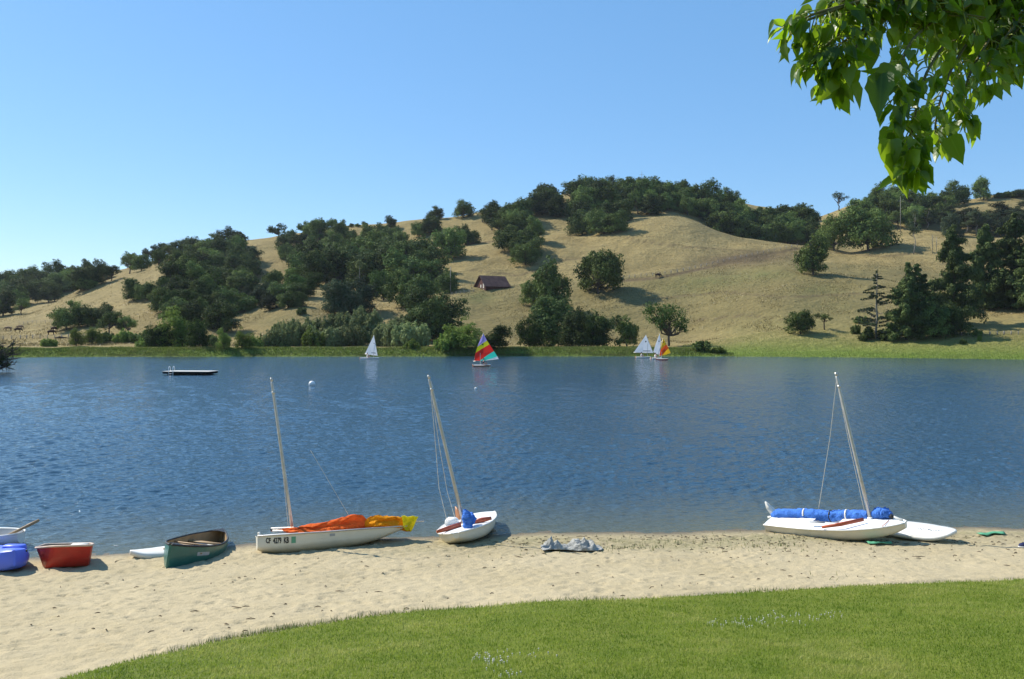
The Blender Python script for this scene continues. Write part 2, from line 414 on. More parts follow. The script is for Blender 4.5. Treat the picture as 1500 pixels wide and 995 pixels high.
def axis(segs):
    out = []
    for a, b, s in segs: out += list(np.arange(a, b - 1e-6, s))
    return np.array(out + [segs[-1][1]])
bx = axis([(-80, -20, 3), (-20, -13.5, .5), (-13.5, 14.5, .045), (14.5, 20, .5), (20, 80, 3)])
by = axis([(-40, 5, 3), (5, 8, .3), (8, 21, .045), (21, 34, .6)])
BX, BY = np.meshgrid(bx, by)
BZ = zg(BX, BY)
inl = np.clip((BY - lawn_edge(BX)) / .25, 0, 1)            # 0 below the lawn, 1 on open sand
dryf = np.clip((water_edge(BX) - BY) / .8, 0, 1)
rough = .024 * fbm(BX / .9, BY / .9, 41, 3) + .019 * fbm(BX / .24, BY / .20, 43, 3) * np.clip(1.15 - (BX + 6) / 16, .45, 1.1) + .017 * fbm(BX / .11, BY / .10, 47, 2)
dim = np.zeros_like(BZ)                                      # footprints trodden into the dry sand
for k in range(5200):
    fx = RNG.uniform(-13, 14); fy = RNG.uniform(9, 19.5)
    if RNG.random() > np.clip(1.1 - (fx + 8) / 20, .35, 1): continue
    i0 = np.searchsorted(bx, fx - .3); i1 = np.searchsorted(bx, fx + .3); j0 = np.searchsorted(by, fy - .3); j1 = np.searchsorted(by, fy + .3)
    if i1 - i0 < 4 or j1 - j0 < 4: continue
    a = RNG.uniform(0, math.pi); dx = BX[j0:j1, i0:i1] - fx; dy = BY[j0:j1, i0:i1] - fy
    u = (dx * math.cos(a) + dy * math.sin(a)) / RNG.uniform(.06, .12); v = (-dx * math.sin(a) + dy * math.cos(a)) / RNG.uniform(.04, .06)
    r2 = u * u + v * v
    dim[j0:j1, i0:i1] += RNG.uniform(.007, .022) * (-np.exp(-r2) + .45 * np.exp(-(np.sqrt(r2) - 1.7) ** 2 * 2))
BZ = np.where(inl > 0, BZ + (rough * (.25 + .75 * dryf) + dim * dryf) * inl, BZ) - .06 * (1 - inl)
SAND_Z = BZ
def sand_z(x, y):
    i = int(np.clip(np.searchsorted(bx, x), 1, len(bx) - 1)); j = int(np.clip(np.searchsorted(by, y), 1, len(by) - 1))
    return float(BZ[j - 1:j + 1, i - 1:i + 1].mean())
wet = np.clip(1 - (water_edge(BX) - BY) / .75, 0, 1)
weed = np.clip(1 - abs(water_edge(BX) - BY - 1.3) / 1.6, 0, 1) * np.clip((BX + 5) / 4, 0, 1)
trod = np.clip(1.3 - (BX + 6) / 12, 0, 1)
def sand_mat():
    m, nt, out = new_mat('beach_sand'); g = NT(nt); p = g.geo()
    n1 = g.noise(p, .5, 5, .6); n2 = g.noise(p, 3.2, 6, .7); n3 = g.noise(p, 60, 3, .7); n4 = g.noise(g.map(p, (1, 2.2, 1)), 7, 6, .8)
    c = g.mix(g.range(n1, .3, .7), (.40, .328, .192), (.475, .395, .245))
    c = g.mix(g.range(n2, .35, .75, 0, .45), c, (.36, .31, .215))
    c = g.mix(g.math('MULTIPLY', g.range(n4, .60, .72, 0, .8), g.range(g.attr('trod'), 0, 1, 1, .35)), c, (.15, .115, .07))
    c = g.mix(g.math('MULTIPLY', g.attr('weed'), g.range(n4, .42, .60, 0, .85)), c, (.15, .13, .06))
    c = g.mix(g.math('MULTIPLY', g.attr('weed'), g.range(n1, .46, .60, 0, .45)), c, (.21, .20, .09))
    c = g.mix(g.range(n3, .58, .75, 0, .6), c, (.2, .155, .09))
    c = g.mix(g.range(g.noise(g.map(p, (1, 1.8, 1)), 16, 5, .75), .56, .7, 0, .55), c, (.24, .185, .105))
    c = g.mix(g.range(g.attr('wet'), .1, .9), c, (.15, .122, .08))
    h = g.math('ADD', g.math('MULTIPLY', n2, 1.0), g.math('MULTIPLY', g.noise(p, 22, 4, .7), .5))
    nt.links.new(g.principled(c, g.range(g.attr('wet'), 0, 1, .95, .45), g.bump(h, .9, .04), .15), out.inputs[0])
    return m
me = np_mesh('beach', np.stack([BX, BY, BZ], -1).reshape(-1, 3), grid_faces(*BX.shape), 4, sand_mat(), {'wet': wet.ravel(), 'weed': weed.ravel(), 'trod': trod.ravel()}, True)
tag(link('beach', me), kind='structure')

# lawn sheet under the blades
lx = axis([(-40, -14, 1), (-14, 15, .12), (15, 40, 1)])
lt = np.concatenate([np.linspace(0, 1, 8) ** 1.5 * .8, np.arange(1, 9, .25), np.arange(9, 46, 2.)])
LX, LT = np.meshgrid(lx, lt)
LXj = lawn_edge(LX) + .05 * fbm(LX / .35, LX * 0, 51, 3) + .03 * fbm(LX / .08, LX * 0, 53, 2)
LY = LXj - LT
LZ = zg(LX, LY) + .012 * np.clip(LT / .1, -1, 1) + .02 * fbm(LX / 1.3, LY / 1.3, 57, 2)
def lawn_z(x, y): return zg(x, y) + .012 + .02 * fbm(x / 1.3, y / 1.3, 57, 2)
def lawn_mat():
    m, nt, out = new_mat('lawn_soil_and_thatch'); g = NT(nt); p = g.geo()
    n1 = g.noise(p, 1.6, 5, .6); n2 = g.noise(p, 30, 4, .7)
    c = g.mix(g.range(n1, .3, .7), (.105, .15, .016), (.165, .19, .032))
    c = g.mix(g.range(n2, .5, .75, 0, .6), c, (.13, .12, .05))
    nt.links.new(g.principled(c, .9, g.bump(n2, .7, .03), .1), out.inputs[0])
    return m
me = np_mesh('lawn', np.stack([LX, LY, LZ], -1).reshape(-1, 3), grid_faces(*LX.shape)[:, ::-1], 4, lawn_mat(), None, True)
tag(link('lawn', me), kind='structure')

# lawn blades
def blade_mat(name, cols, trans=.35):
    m, nt, out = new_mat(name); g = NT(nt); t = g.attr('tint')
    c = g.mix(g.range(t, 0, .5), cols[0], cols[1]); c = g.mix(g.range(t, .5, 1), c, cols[2])
    p = g.principled(c, .5, None, .25)
    tr = g.n('ShaderNodeBsdfTranslucent'); g.put(tr.inputs[0], c)
    mx = g.n('ShaderNodeMixShader'); mx.inputs[0].default_value = trans
    nt.links.new(p, mx.inputs[1]); nt.links.new(tr.outputs[0], mx.inputs[2]); nt.links.new(mx.outputs[0], out.inputs[0])
    return m
def blades(name, x, y, z, hgt, wid, tint, mat, lean=.5):
    n = len(x); ln = RNG.uniform(0, lean, n) * hgt; ld = RNG.uniform(0, 2 * math.pi, n); yaw = ld + math.pi / 2 + RNG.normal(0, .5, n)
    cx, sx = np.cos(yaw) * wid / 2, np.sin(yaw) * wid / 2
    V = np.empty((n, 3, 3)); V[:, 0] = np.stack([x - cx, y - sx, z - .006], 1); V[:, 1] = np.stack([x + cx, y + sx, z - .006], 1)
    V[:, 2] = np.stack([x + ln * np.cos(ld), y + ln * np.sin(ld), z + hgt * np.sqrt(np.clip(1 - (ln / hgt) ** 2 * .5, .12, 1))], 1)
    return np_mesh(name, V.reshape(-1, 3), np.arange(n * 3).reshape(n, 3), 3, mat, {'tint': np.repeat(tint, 3)})
n = 460000
gy = 5.8 + (16.5 - 5.8) * RNG.random(n) ** 1.25; gx = RNG.uniform(-.70, .98, n) * gy
ok = gy < lawn_edge(gx) + .05 * fbm(gx / .35, gx * 0, 51, 3) + np.abs(RNG.normal(0, .035, n)) * (RNG.random(n) < .35)
gx, gy = gx[ok], gy[ok]
patch = fbm(gx / 1.1, gy / .8, 61, 4) * .75 + fbm(gx / .25, gy / .22, 63, 3) * .5
hg = (.020 + .018 * RNG.random(len(gx))) * (1 + .35 * patch) * np.where(RNG.random(len(gx)) < .02, 1.5, 1)
me = blades('grass_blades', gx, gy, lawn_z(gx, gy), hg, .0035 + .0007 * gy, np.clip(.42 + patch + RNG.normal(0, .16, len(gx)), 0, 1),
            blade_mat('lawn_grass', ((.125, .20, .015), (.235, .305, .035), (.40, .41, .11)), .52), 1.9)
tag(link('lawn_grass', me), 'short mown green lawn grass with paler dry patches', 'grass', kind='stuff')
# straggling longer grass where the lawn meets the sand
ex = np.concatenate([RNG.normal(near_hit(a, b).x, .25, 90) for a, b in ((335, 936), (380, 928), (430, 920), (470, 914), (560, 901), (275, 950), (640, 894), (860, 880), (1120, 866))])
ey = lawn_edge(ex) + np.abs(RNG.normal(0, .09, len(ex)))
me = blades('fringe', ex, ey, zg(ex, ey), RNG.uniform(.03, .09, len(ex)), np.full(len(ex), .011), RNG.random(len(ex)), blade_mat('fringe_grass', ((.08, .12, .03), (.15, .19, .06), (.3, .28, .13))), .9)
tag(link('fringe_grass', me), 'straggly taller grass along the edge between lawn and sand', 'grass', kind='stuff')
# sparse weeds on the damp sand near the water
wx, wy = [], []
for a, b, r, k in ((928, 803, .5, 110), (1128, 800, .5, 100), (1020, 796, 1.2, 90), (800, 795, 1.2, 40), (1080, 790, 1.4, 90), (960, 795, .7, 30), (1190, 808, .4, 22), (860, 812, .8, 18), (1080, 806, .5, 20), (1250, 845, .5, 10)):
    p = near_hit(a, b); wx += list(RNG.normal(p.x, r, k)); wy += list(RNG.normal(p.y, r * .35, k))
wx = np.array(wx); wy = np.minimum(np.array(wy), water_edge(wx) - .1)
me = blades('weeds', wx, wy, np.array([sand_z(a, b) for a, b in zip(wx, wy)]), RNG.uniform(.03, .10, len(wx)), np.full(len(wx), .018), RNG.random(len(wx)), blade_mat('beach_weed', ((.07, .12, .03), (.15, .18, .06), (.28, .25, .12))), 1.2)
tag(link('beach_weeds', me), 'sparse low green weeds sprouting from the sand near the water', 'weeds', kind='stuff')
# twigs and dry debris on the sand: small bent sticks and flakes
mb = MB()
for k in range(500):
    px, py = (RNG.uniform(0, 1500), RNG.uniform(785, 930)) if k < 190 else (RNG.uniform(700, 1500), 786 + abs(RNG.normal(0, 14)))
    p = near_hit(px, py) if k < 760 else None
    if p.y < lawn_edge(p.x) + .1 or p.y > water_edge(p.x) - .15: continue
    a = RNG.uniform(0, math.pi); L = RNG.choice([.02, .03, .05, .09], p=[.4, .35, .2, .05]) * RNG.uniform(.8, 1.4); z = sand_z(p.x, p.y) + .008
    d = Vector((math.cos(a), math.sin(a) * .6, 0)); q = Vector((-d.y, d.x, 0))
    mb.tube([Vector((p.x, p.y, z)) - d * L, Vector((p.x, p.y, z + .008)) + q * L * .2, Vector((p.x, p.y, z)) + d * L], [.004, .008, .004], 5)
tag(mb.build('beach_debris', surf('driftwood', (.10, .075, .05), .9, .1, .4, 4, .3)), 'scattered twigs and dark bits lying on the sand', 'debris', kind='stuff')
# clover flowers on the lawn
V = []; Fc = []
fl = [near_hit(x + RNG.normal(0, 4), y + RNG.normal(0, 2.5)) for x, y in
      list(zip(RNG.uniform(1030, 1235, 75), [0] * 75)) + []] if False else []
for k in range(95):
    x = RNG.uniform(1035, 1235); y = 918 - (x - 1050) * .085 + RNG.normal(0, 4.5); fl.append(near_hit(x, y))
for k in range(42): fl.append(near_hit(RNG.normal(712, 16), RNG.normal(967, 6)))
for k in range(14): fl.append(near_hit(RNG.normal(760, 22), RNG.normal(962, 4)))
for k in range(12): fl.append(near_hit(RNG.normal(740, 8), RNG.normal(991, 3)))
mb = MB()
for p in fl:
    z = float(lawn_z(p.x, p.y)) + .026; r = RNG.uniform(.004, .0085)
    mb.loft([[Vector((p.x + r * s * math.cos(k * 1.05), p.y + r * s * math.sin(k * 1.05), z + dz * r)) for k in range(6)] for s, dz in ((.5, -.9), (1, -.2), (.9, .5), (.3, 1.0))])
    mb.tube([(p.x, p.y, z - .05), (p.x, p.y, z - .008)], .0015, 4)
tag(mb.build('clover_flowers', surf('clover_white', (.6, .58, .5), .7, .2, .1, 30, .2)), 'drifts of small white clover flowers dotted in the lawn', 'flowers', kind='stuff')

# ---------------------------------------------------------------- lake
rows = [15.0]
while rows[-1] < 190: rows.append(rows[-1] + .05 + .19 * np.clip((rows[-1] - 22) / 90, 0, 1))
wy = np.array(rows)
wp = np.concatenate([np.arange(-900, -60, 30), np.arange(-60, 1560, 2.2), np.arange(1560, 2401, 30)])
WY = np.repeat(wy[:, None], len(wp), 1)
WX = (wp[None, :] - CX) / F * WY
sp = np.maximum(2.2 / F * WY, np.gradient(wy)[:, None])
WZ = np.zeros_like(WX)
wdir = math.radians(-38)
calm = np.clip((WY - water_edge(WX)) / 5, 0, 1) * .75 + .25
gust = .92 + .28 * fbm(WX / 9, WY / 14, 81, 3)
w1 = fbm(WX / 2.6, WY / 2.6, 83, 2); w2 = fbm(WX / 2.6, WY / 2.6, 87, 2)
for k in range(72):
    lam = .15 * (5.0 ** RNG.random()) if k < 66 else RNG.uniform(.9, 1.6); th = wdir + RNG.normal(0, .6); kk = 2 * math.pi / lam
    amp = .0046 * lam ** .9 * RNG.uniform(.6, 1.4) * np.clip((lam / sp - 2.3) / 2, 0, 1) * (1 if k < 66 else .5)
    WZ += amp * np.sin(kk * (WX * math.cos(th) + WY * math.sin(th)) + RNG.uniform(0, 6.28) + 1.5 * math.cos(k * 1.7) * w1 + 1.5 * math.sin(k * 1.7) * w2)
WZ *= calm * gust * 1.05
shal = np.clip(1 - (WY - water_edge(WX)) / 7.0, 0, 1) ** 1.6
def water_mat():
    m, nt, out = new_mat('lake_water'); g = NT(nt); p = g.geo()
    n1 = g.noise(g.map(p, (1, 1.5, 1), (0, 0, -.4)), 6.0, 4, .6, .3); n2 = g.noise(g.map(p, (1, 1.7, 1), (0, 0, -.5)), 2.6, 4, .6, .3)
    h = g.math('ADD', g.math('MULTIPLY', n1, .35), n2)
    nb = g.noise(p, .05, 3, .5)
    c = g.mix(g.range(nb, .35, .65), (.022, .058, .095), (.028, .068, .108))
    c = g.mix(g.attr('shal'), c, (.095, .11, .085))
    nt.links.new(g.principled(c, .06, g.bump(h, .75, .085), .5, IOR=1.33), out.inputs[0])
    return m
me = np_mesh('lake_water', np.stack([WX, WY, WZ], -1).reshape(-1, 3), grid_faces(*WX.shape), 4, water_mat(), {'shal': shal.ravel()}, True)
tag(link('lake_water', me), kind='structure')

# rank grass along the far bank
n = 60000
bp = RNG.uniform(-20, 1075, n); k = np.interp(bp, PXC, shoreY); t = RNG.random(n) ** .8
bY = k + .2 + t * 8; bX = (bp - CX) / F * bY
bZ = np.array([hill_z(a, b) for a, b in zip(bX, bY)])
tw = fbm(bX / 4, bY / 2, 91, 4)
hh = (.22 + .3 * RNG.random(n)) * (1 + .8 * tw) * np.where(bp > 1030, .5, 1) * np.where(t < .12, .6, 1)
keep = (fbm(bX / 6, bY / 6, 95, 3) > -.65)
me = blades('bank', bX[keep], bY[keep], bZ[keep], np.maximum(hh[keep], .08), np.full(keep.sum(), .11), np.clip(.45 + tw[keep] * .5 + RNG.normal(0, .18, keep.sum()), 0, 1), blade_mat('bank_grass', ((.055, .09, .015), (.13, .175, .03), (.27, .255, .09))), .8)
tag(link('bank_grass', me), 'rank green grass growing along the far bank of the lake', 'grass', kind='stuff')
n = 26000
bp = RNG.uniform(1000, 1560, n); k = np.interp(bp, PXC, shoreY); t = RNG.random(n)
bY = k + .3 + t * 30; bX = (bp - CX) / F * bY; bZ = np.array([hill_z(a, b) for a, b in zip(bX, bY)])
me = blades('shore_grass', bX, bY, bZ, RNG.uniform(.1, .3, n), np.full(n, .09), np.clip(.35 + t * .5 + RNG.normal(0, .15, n), 0, 1), blade_mat('shore_grass', ((.10, .16, .022), (.18, .24, .045), (.29, .28, .10))), .8)
tag(link('shore_grass', me), 'short grass on the gentle green slope at the right end of the lake', 'grass', kind='stuff')
# tall dry grass tufts on the open slopes
n = 120000
bp = RNG.uniform(-10, 1510, n); q = RNG.random(n); bY = np.interp(bp, PXC, footY) + 4 + q ** 1.3 * 190; bX = (bp - CX) / F * bY
sel = fbm(bX / 7, bY / 7, 97, 3) > .05; bX, bY = bX[sel], bY[sel]
bZ = np.array([hill_z(a, b) for a, b in zip(bX, bY)])
me = blades('dry', bX, bY, bZ, RNG.uniform(.18, .5, len(bX)), np.full(len(bX), .2), RNG.random(len(bX)), blade_mat('dry_grass', ((.13, .105, .035), (.26, .20, .08), (.40, .32, .15)), .2), 1.0)
tag(link('dry_grass', me), 'tufts of tall dry straw coloured grass on the open hillside', 'grass', kind='stuff')

# ================================================================ sky, sun, camera
EL, AZ = math.radians(43), (-.86, .50)
_l = math.hypot(*AZ); SUN = Vector((AZ[0] / _l * math.cos(EL), AZ[1] / _l * math.cos(EL), math.sin(EL)))
w = bpy.data.worlds.new('World'); sc.world = w; w.use_nodes = True
nt = w.node_tree; bg = nt.nodes['Background']
sky = nt.nodes.new('ShaderNodeTexSky'); sky.sky_type = 'NISHITA'; sky.sun_disc = False
sky.sun_elevation = EL; sky.sun_rotation = math.atan2(AZ[0], AZ[1]); sky.altitude = 50; sky.air_density = 1.0; sky.dust_density = .15; sky.ozone_density = 2.6
hsv = nt.nodes.new('ShaderNodeHueSaturation'); hsv.inputs['Saturation'].default_value = 1.12; nt.links.new(sky.outputs[0], hsv.inputs['Color']); even = nt.nodes.new('ShaderNodeMix'); even.data_type = 'RGBA'; even.inputs[0].default_value = .42; even.inputs[7].default_value = (1.2, 3.2, 6.1, 1); nt.links.new(hsv.outputs[0], even.inputs[6]); nt.links.new(even.outputs[2], bg.inputs[0]); bg.inputs[1].default_value = .105
sun = bpy.data.lights.new('sun', 'SUN'); sun.energy = 4.6; sun.angle = math.radians(.5); sun.color = (1, .94, .84)
so = bpy.data.objects.new('sun', sun); COL.objects.link(so); so.rotation_euler = SUN.to_track_quat('Z', 'Y').to_euler()
cam = bpy.data.cameras.new('camera'); cam.sensor_width = 36; cam.lens = 36 * F / 1500
cam.shift_y = -(497.5 - HY) / 1500
cam.clip_start = .05; cam.clip_end = 6000
co = bpy.data.objects.new('camera', cam); COL.objects.link(co); co.location = (0, 0, H); co.rotation_euler = (math.radians(90), 0, 0); sc.camera = co
sc.view_settings.view_transform = 'Standard'; sc.view_settings.look = 'None'; sc.view_settings.exposure = .6; sc.view_settings.gamma = 1
sc.cycles.max_bounces = 6; sc.cycles.transparent_max_bounces = 4; sc.cycles.use_denoising = True

# ---------------------------------------------------------------- thin summer haze in the air
m, nt, out = new_mat('haze'); pv = nt.nodes.new('ShaderNodeVolumePrincipled'); pv.inputs['Color'].default_value = (.80, .88, 1, 1); pv.inputs['Density'].default_value = HAZE; pv.inputs['Anisotropy'].default_value = .2
nt.links.new(pv.outputs[0], out.inputs['Volume'])
mb = MB(); mb.box((0, 640, 62), (2400, 1500, 136)); tag(mb.build('haze', m, None, False), kind='stuff')
# ================================================================ trees: prototypes
def leaf_cloud(rng, C, R, n, size, up=.25, tint0=.5, tspread=.14, squash=1., elong=1.0):
    """n leaf clumps (small quads) spread through a lumpy ball."""
    d = rng.normal(size=(n, 3)); d /= np.linalg.norm(d, axis=1)[:, None]
    r = R * (rng.random(n) ** .38) * (1 + .22 * np.sin(d[:, 0] * 5 + d[:, 2] * 4 + R * 9))
    P = np.asarray(C) + d * r[:, None] * np.array([1, 1, squash])
    nm = d * .8 + rng.normal(size=(n, 3)) * .42 + np.array([0, 0, up]); nm /= np.linalg.norm(nm, axis=1)[:, None]
    a = np.cross(nm, rng.normal(size=(n, 3))); a /= np.linalg.norm(a, axis=1)[:, None]; b = np.cross(nm, a)
    s = size * rng.uniform(.55, 1.35, n)[:, None] * .5
    a = a * s * elong; b = b * s * rng.uniform(.5, .9, n)[:, None]
    q = lambda: rng.uniform(.7, 1.15, n)[:, None]
    V = np.stack([P - a * q() - b * q() * .5, P + a * q() * .3 - b * q(), P + a * q() + b * q() * .4, P - a * q() * .3 + b * q()], 1)
    t = np.clip(tint0 + rng.normal(0, tspread, n), 0, 1)
    return V.reshape(-1, 3), np.repeat(t, 4)

def cloud_mesh(name, parts, mat):
    V = np.concatenate([p[0] for p in parts]); t = np.concatenate([p[1] for p in parts])
    return np_mesh(name, V, np.arange(len(V)).reshape(-1, 4), 4, mat, {'tint': t})

def limbs_mesh(name, paths, mat, n=6):
    mb = MB()
    for pts, r0, r1 in paths:
        k = len(pts); mb.tube(pts, [r0 + (r1 - r0) * i / (k - 1) for i in range(k)], n)
    me = bpy.data.meshes.new(name); me.from_pydata(mb.v, [], mb.f); me.materials.append(mat)
    me.polygons.foreach_set('use_smooth', [True] * len(mb.f)); me.update()
    return me

def bend(rng, a, b, k=4, w=.12):
    a, b = Vector(a), Vector(b); L = (b - a).length
    return [a + (b - a) * (i / k) + Vector(rng.normal(0, w * L / 3, 3)) * (1 if 0 < i < k else 0) for i in range(k + 1)]

def make_oak(seed, H=10., Wd=11., base=.22, nl=15, lr=.20, leaf=.46, dens=360, mat='oak', bark='bark', flat=.85, lean=0., low=-.15, keep=1.):
    """Round, uneven crown of many separate leaf masses on a forked trunk. Returns (trunk mesh, crown mesh), unit: metres, base at 0."""
    rng = np.random.default_rng(seed)
    cz = H * (base + (1 - base) * .48); hz = H * (1 - base) * .5; hr = Wd / 2
    parts, paths = [], []
    top = Vector((rng.normal(0, .3) + lean * H * .3, rng.normal(0, .3), H * (base + .12)))
    paths.append((bend(rng, (0, 0, -.5), top, 4, .1), .045 * H * .75, .03 * H * .75))
    ns = int(nl * .3) if base < .12 else 0
    f1, f2 = rng.uniform(0, 6.283, 2)
    for i in range(nl + ns):
        for _ in range(40):
            d = rng.normal(size=3); d /= np.linalg.norm(d)
            if d[2] > low: break
        rad = rng.uniform(.5, 1.0) if i > 2 else rng.uniform(0, .45)
        R = lr * Wd * rng.uniform(.62, 1.35)
        c = np.array([d[0] * max(hr - R * .8, .1) * rad + lean * H * .3, d[1] * max(hr - R * .8, .1) * rad, cz + d[2] * max(hz - R * flat * .7, .1) * rad])
        if i >= nl:             # low skirt of foliage that hides the trunk
            a = 6.283 * (i - nl + rng.random() * .8) / ns; q = hr * rng.uniform(.45, .78)
            c = np.array([q * math.cos(a), q * math.sin(a), base * H + R * flat * rng.uniform(.75, 1.1)])
        an = math.atan2(c[1], c[0]); q = 1 + .20 * math.sin(2 * an + f1) + .13 * math.sin(3 * an + f2); c[:2] *= q; c[2] *= 1 + .12 * math.sin(an + f2)
        n = int(dens * (R / (.2 * 11)) ** 2 * keep)
        parts.append(leaf_cloud(rng, c, R, n, leaf, .25, rng.uniform(.1, .9), .13, flat))
        for q in range(3):      # ragged outliers: small sprays that break the outline
            dd = rng.normal(size=3); dd /= np.linalg.norm(dd); dd[2] = abs(dd[2]) * .8 if rng.random() < .7 else dd[2]
            parts.append(leaf_cloud(rng, c + dd * R * rng.uniform(.85, 1.15), R * rng.uniform(.2, .38), int(n * .08) + 6, leaf * .9, .2, rng.uniform(.3, .8), .12, .8))
        if i % 2 == 0 or i < 4: paths.append((bend(rng, top + Vector((0, 0, -.3)), Vector(c) - Vector((0, 0, R * .2)), 4, .25), .022 * H, .006 * H))
    return limbs_mesh('trunk', paths, M[bark]), cloud_mesh('crown', parts, M[mat])

def make_bush(seed, H=3., Wd=6., nl=14, leaf=.34, dens=330, mat='willow'):
    """A shrub that is leafy from the ground: overlapping rounded plumes."""
    rng = np.random.default_rng(seed); parts, paths = [], []
    for i in range(nl):
        a = rng.uniform(0, 6.283); r = math.sqrt(rng.random()) * Wd * .42
        h = H * (1 - .5 * (r / (Wd * .5)) ** 2) * rng.uniform(.55, 1.0); R = Wd * rng.uniform(.12, .19)
        c = np.array([r * math.cos(a), r * math.sin(a), max(h - R * .9, R * .5)])
        parts.append(leaf_cloud(rng, c, R, int(dens * (R / 1.) ** 2), leaf, .4, rng.uniform(.25, .75), .14, .9, 1.2))
        parts.append(leaf_cloud(rng, c * np.array([1, 1, .5]), R * .95, int(dens * .7 * R ** 2), leaf, .4, rng.uniform(.25, .75), .14, .9, 1.2))
        for k in range(3):
            dd = rng.normal(size=3); dd /= np.linalg.norm(dd); dd[2] = abs(dd[2]) + .4
            parts.append(leaf_cloud(rng, c + dd * R * .8, R * .28, 22, leaf * .9, .3, rng.uniform(.3, .85), .12, 1.5, 1.3))
        paths.append((bend(rng, (r * .3 * math.cos(a), r * .3 * math.sin(a), -.2), (r * math.cos(a), r * math.sin(a), h * .7), 3, .1), .05, .015))
    return limbs_mesh('stem', paths, M['bark'], 5), cloud_mesh('foliage', parts, M[mat])

def make_pine(seed,  H=15., Wd=8., base=.08, whorls=17, mat='pine', keep=1., irregular=.35, bark='bark', twin=False, tuft=1.):
    rng = np.random.default_rng(seed); parts, paths = [], []
    paths.append((bend(rng, (0, 0, -.5), (rng.normal(0, .3), rng.normal(0, .3), H * .97), 6, .03), H * .020, H * .004))
    if twin: paths.append((bend(rng, (0, 0, H * .35), (Wd * .22, 0, H * .93), 5, .04), H * .011, H * .003))
    for i in range(whorls):
        f = base + (1 - base) * ((i + rng.random() * .7) / whorls)
        prof = (1 - f) ** .75 * (.55 + .45 * min(1, f / .25)) if f > .02 else .5
        nb = rng.integers(4, 7)
        for b in range(nb):
            a = rng.uniform(0, 6.283); L = Wd * .5 * prof * rng.uniform(1 - irregular, 1 + irregular * .6) + .35
            z0 = H * f; rise = rng.uniform(-.30, .38) * L; z0 += rng.normal(0, .35)
            p0 = Vector((0, 0, z0)); p1 = Vector((L * math.cos(a), L * math.sin(a), z0 + rise))
            if twin and f > .45 and b % 2: p0 = Vector((Wd * .22 * (f - .35) / .6, 0, z0)); p1 = p1 * .75 + Vector((Wd * .22 * (f - .35) / .6, 0, z0 * .25))
            path = bend(rng, p0, p1, 3, .08); paths.append((path, H * .0045, H * .0012))
            if rng.random() > keep: continue
            for k in range(6):
                t = .25 + .155 * k; c = p0 + (p1 - p0) * t + Vector((0, 0, .08 * L))
                parts.append(leaf_cloud(rng, tuple(c), tuft * (.30 + .13 * L) * rng.uniform(.75, 1.3), int((26 + 17 * L) * tuft * min(1, keep + .15)), .36, .35, rng.uniform(.25, .75), .14, .85, 1.3))
    for k in range(3): parts.append(leaf_cloud(rng, (0, 0, H * (.94 + .03 * k)), .45 - .1 * k, 40, .3, .3, .6, .1, 1.4))
    return limbs_mesh('trunk', paths, M[bark], 5), cloud_mesh('crown', parts, M[mat])

def make_gum(seed, H=16., Wd=6.):
    """Tall thin tree with feathery grey green tufts along a bare stem."""
    rng = np.random.default_rng(seed); parts, paths = [], []
    paths.append((bend(rng, (0, 0, -.5), (rng.normal(0, .6), rng.normal(0, .6), H * .95), 6, .04), .17, .04))
    for i in range(15):
        f = rng.uniform(.38, 1); a = rng.uniform(0, 6.283); r = Wd * .5 * rng.uniform(.1, .9) * (1.15 - .6 * f)
        c = (r * math.cos(a), r * math.sin(a), H * f); R = rng.uniform(.7, 1.35)
        parts.append(leaf_cloud(rng, c, R, int(95 * R * R), .38, 0, rng.uniform(.2, .8), .15, 1.25, 1.5))
        paths.append((bend(rng, (0, 0, H * f - 1.6), c, 3, .1), .05, .015))
    return limbs_mesh('trunk', paths, M['palebark'], 5), cloud_mesh('crown', parts, M['gum'])

def make_palm(seed, H=11.):
    rng = np.random.default_rng(seed); paths = [(bend(rng, (0, 0, -.3), (.3, 0, H), 5, .015), .17, .14)]; parts = []
    for i in range(46):
        a = rng.uniform(0, 6.283); e = rng.uniform(-1.1, 1.2); L = rng.uniform(1.2, 1.9)
        for k in range(7):
            t = (k + 1) / 7; c = (.3 + L * t * math.cos(a) * math.cos(e), L * t * math.sin(a) * math.cos(e), H + .2 + L * t * math.sin(e) - .6 * t * t)
            parts.append(leaf_cloud(rng, c, .16, 5, .34, 0, .6 if e > -.3 else .95, .1, .7, 1.6))
    return limbs_mesh('trunk', paths, M['palebark']), cloud_mesh('crown', parts, M['silver'])

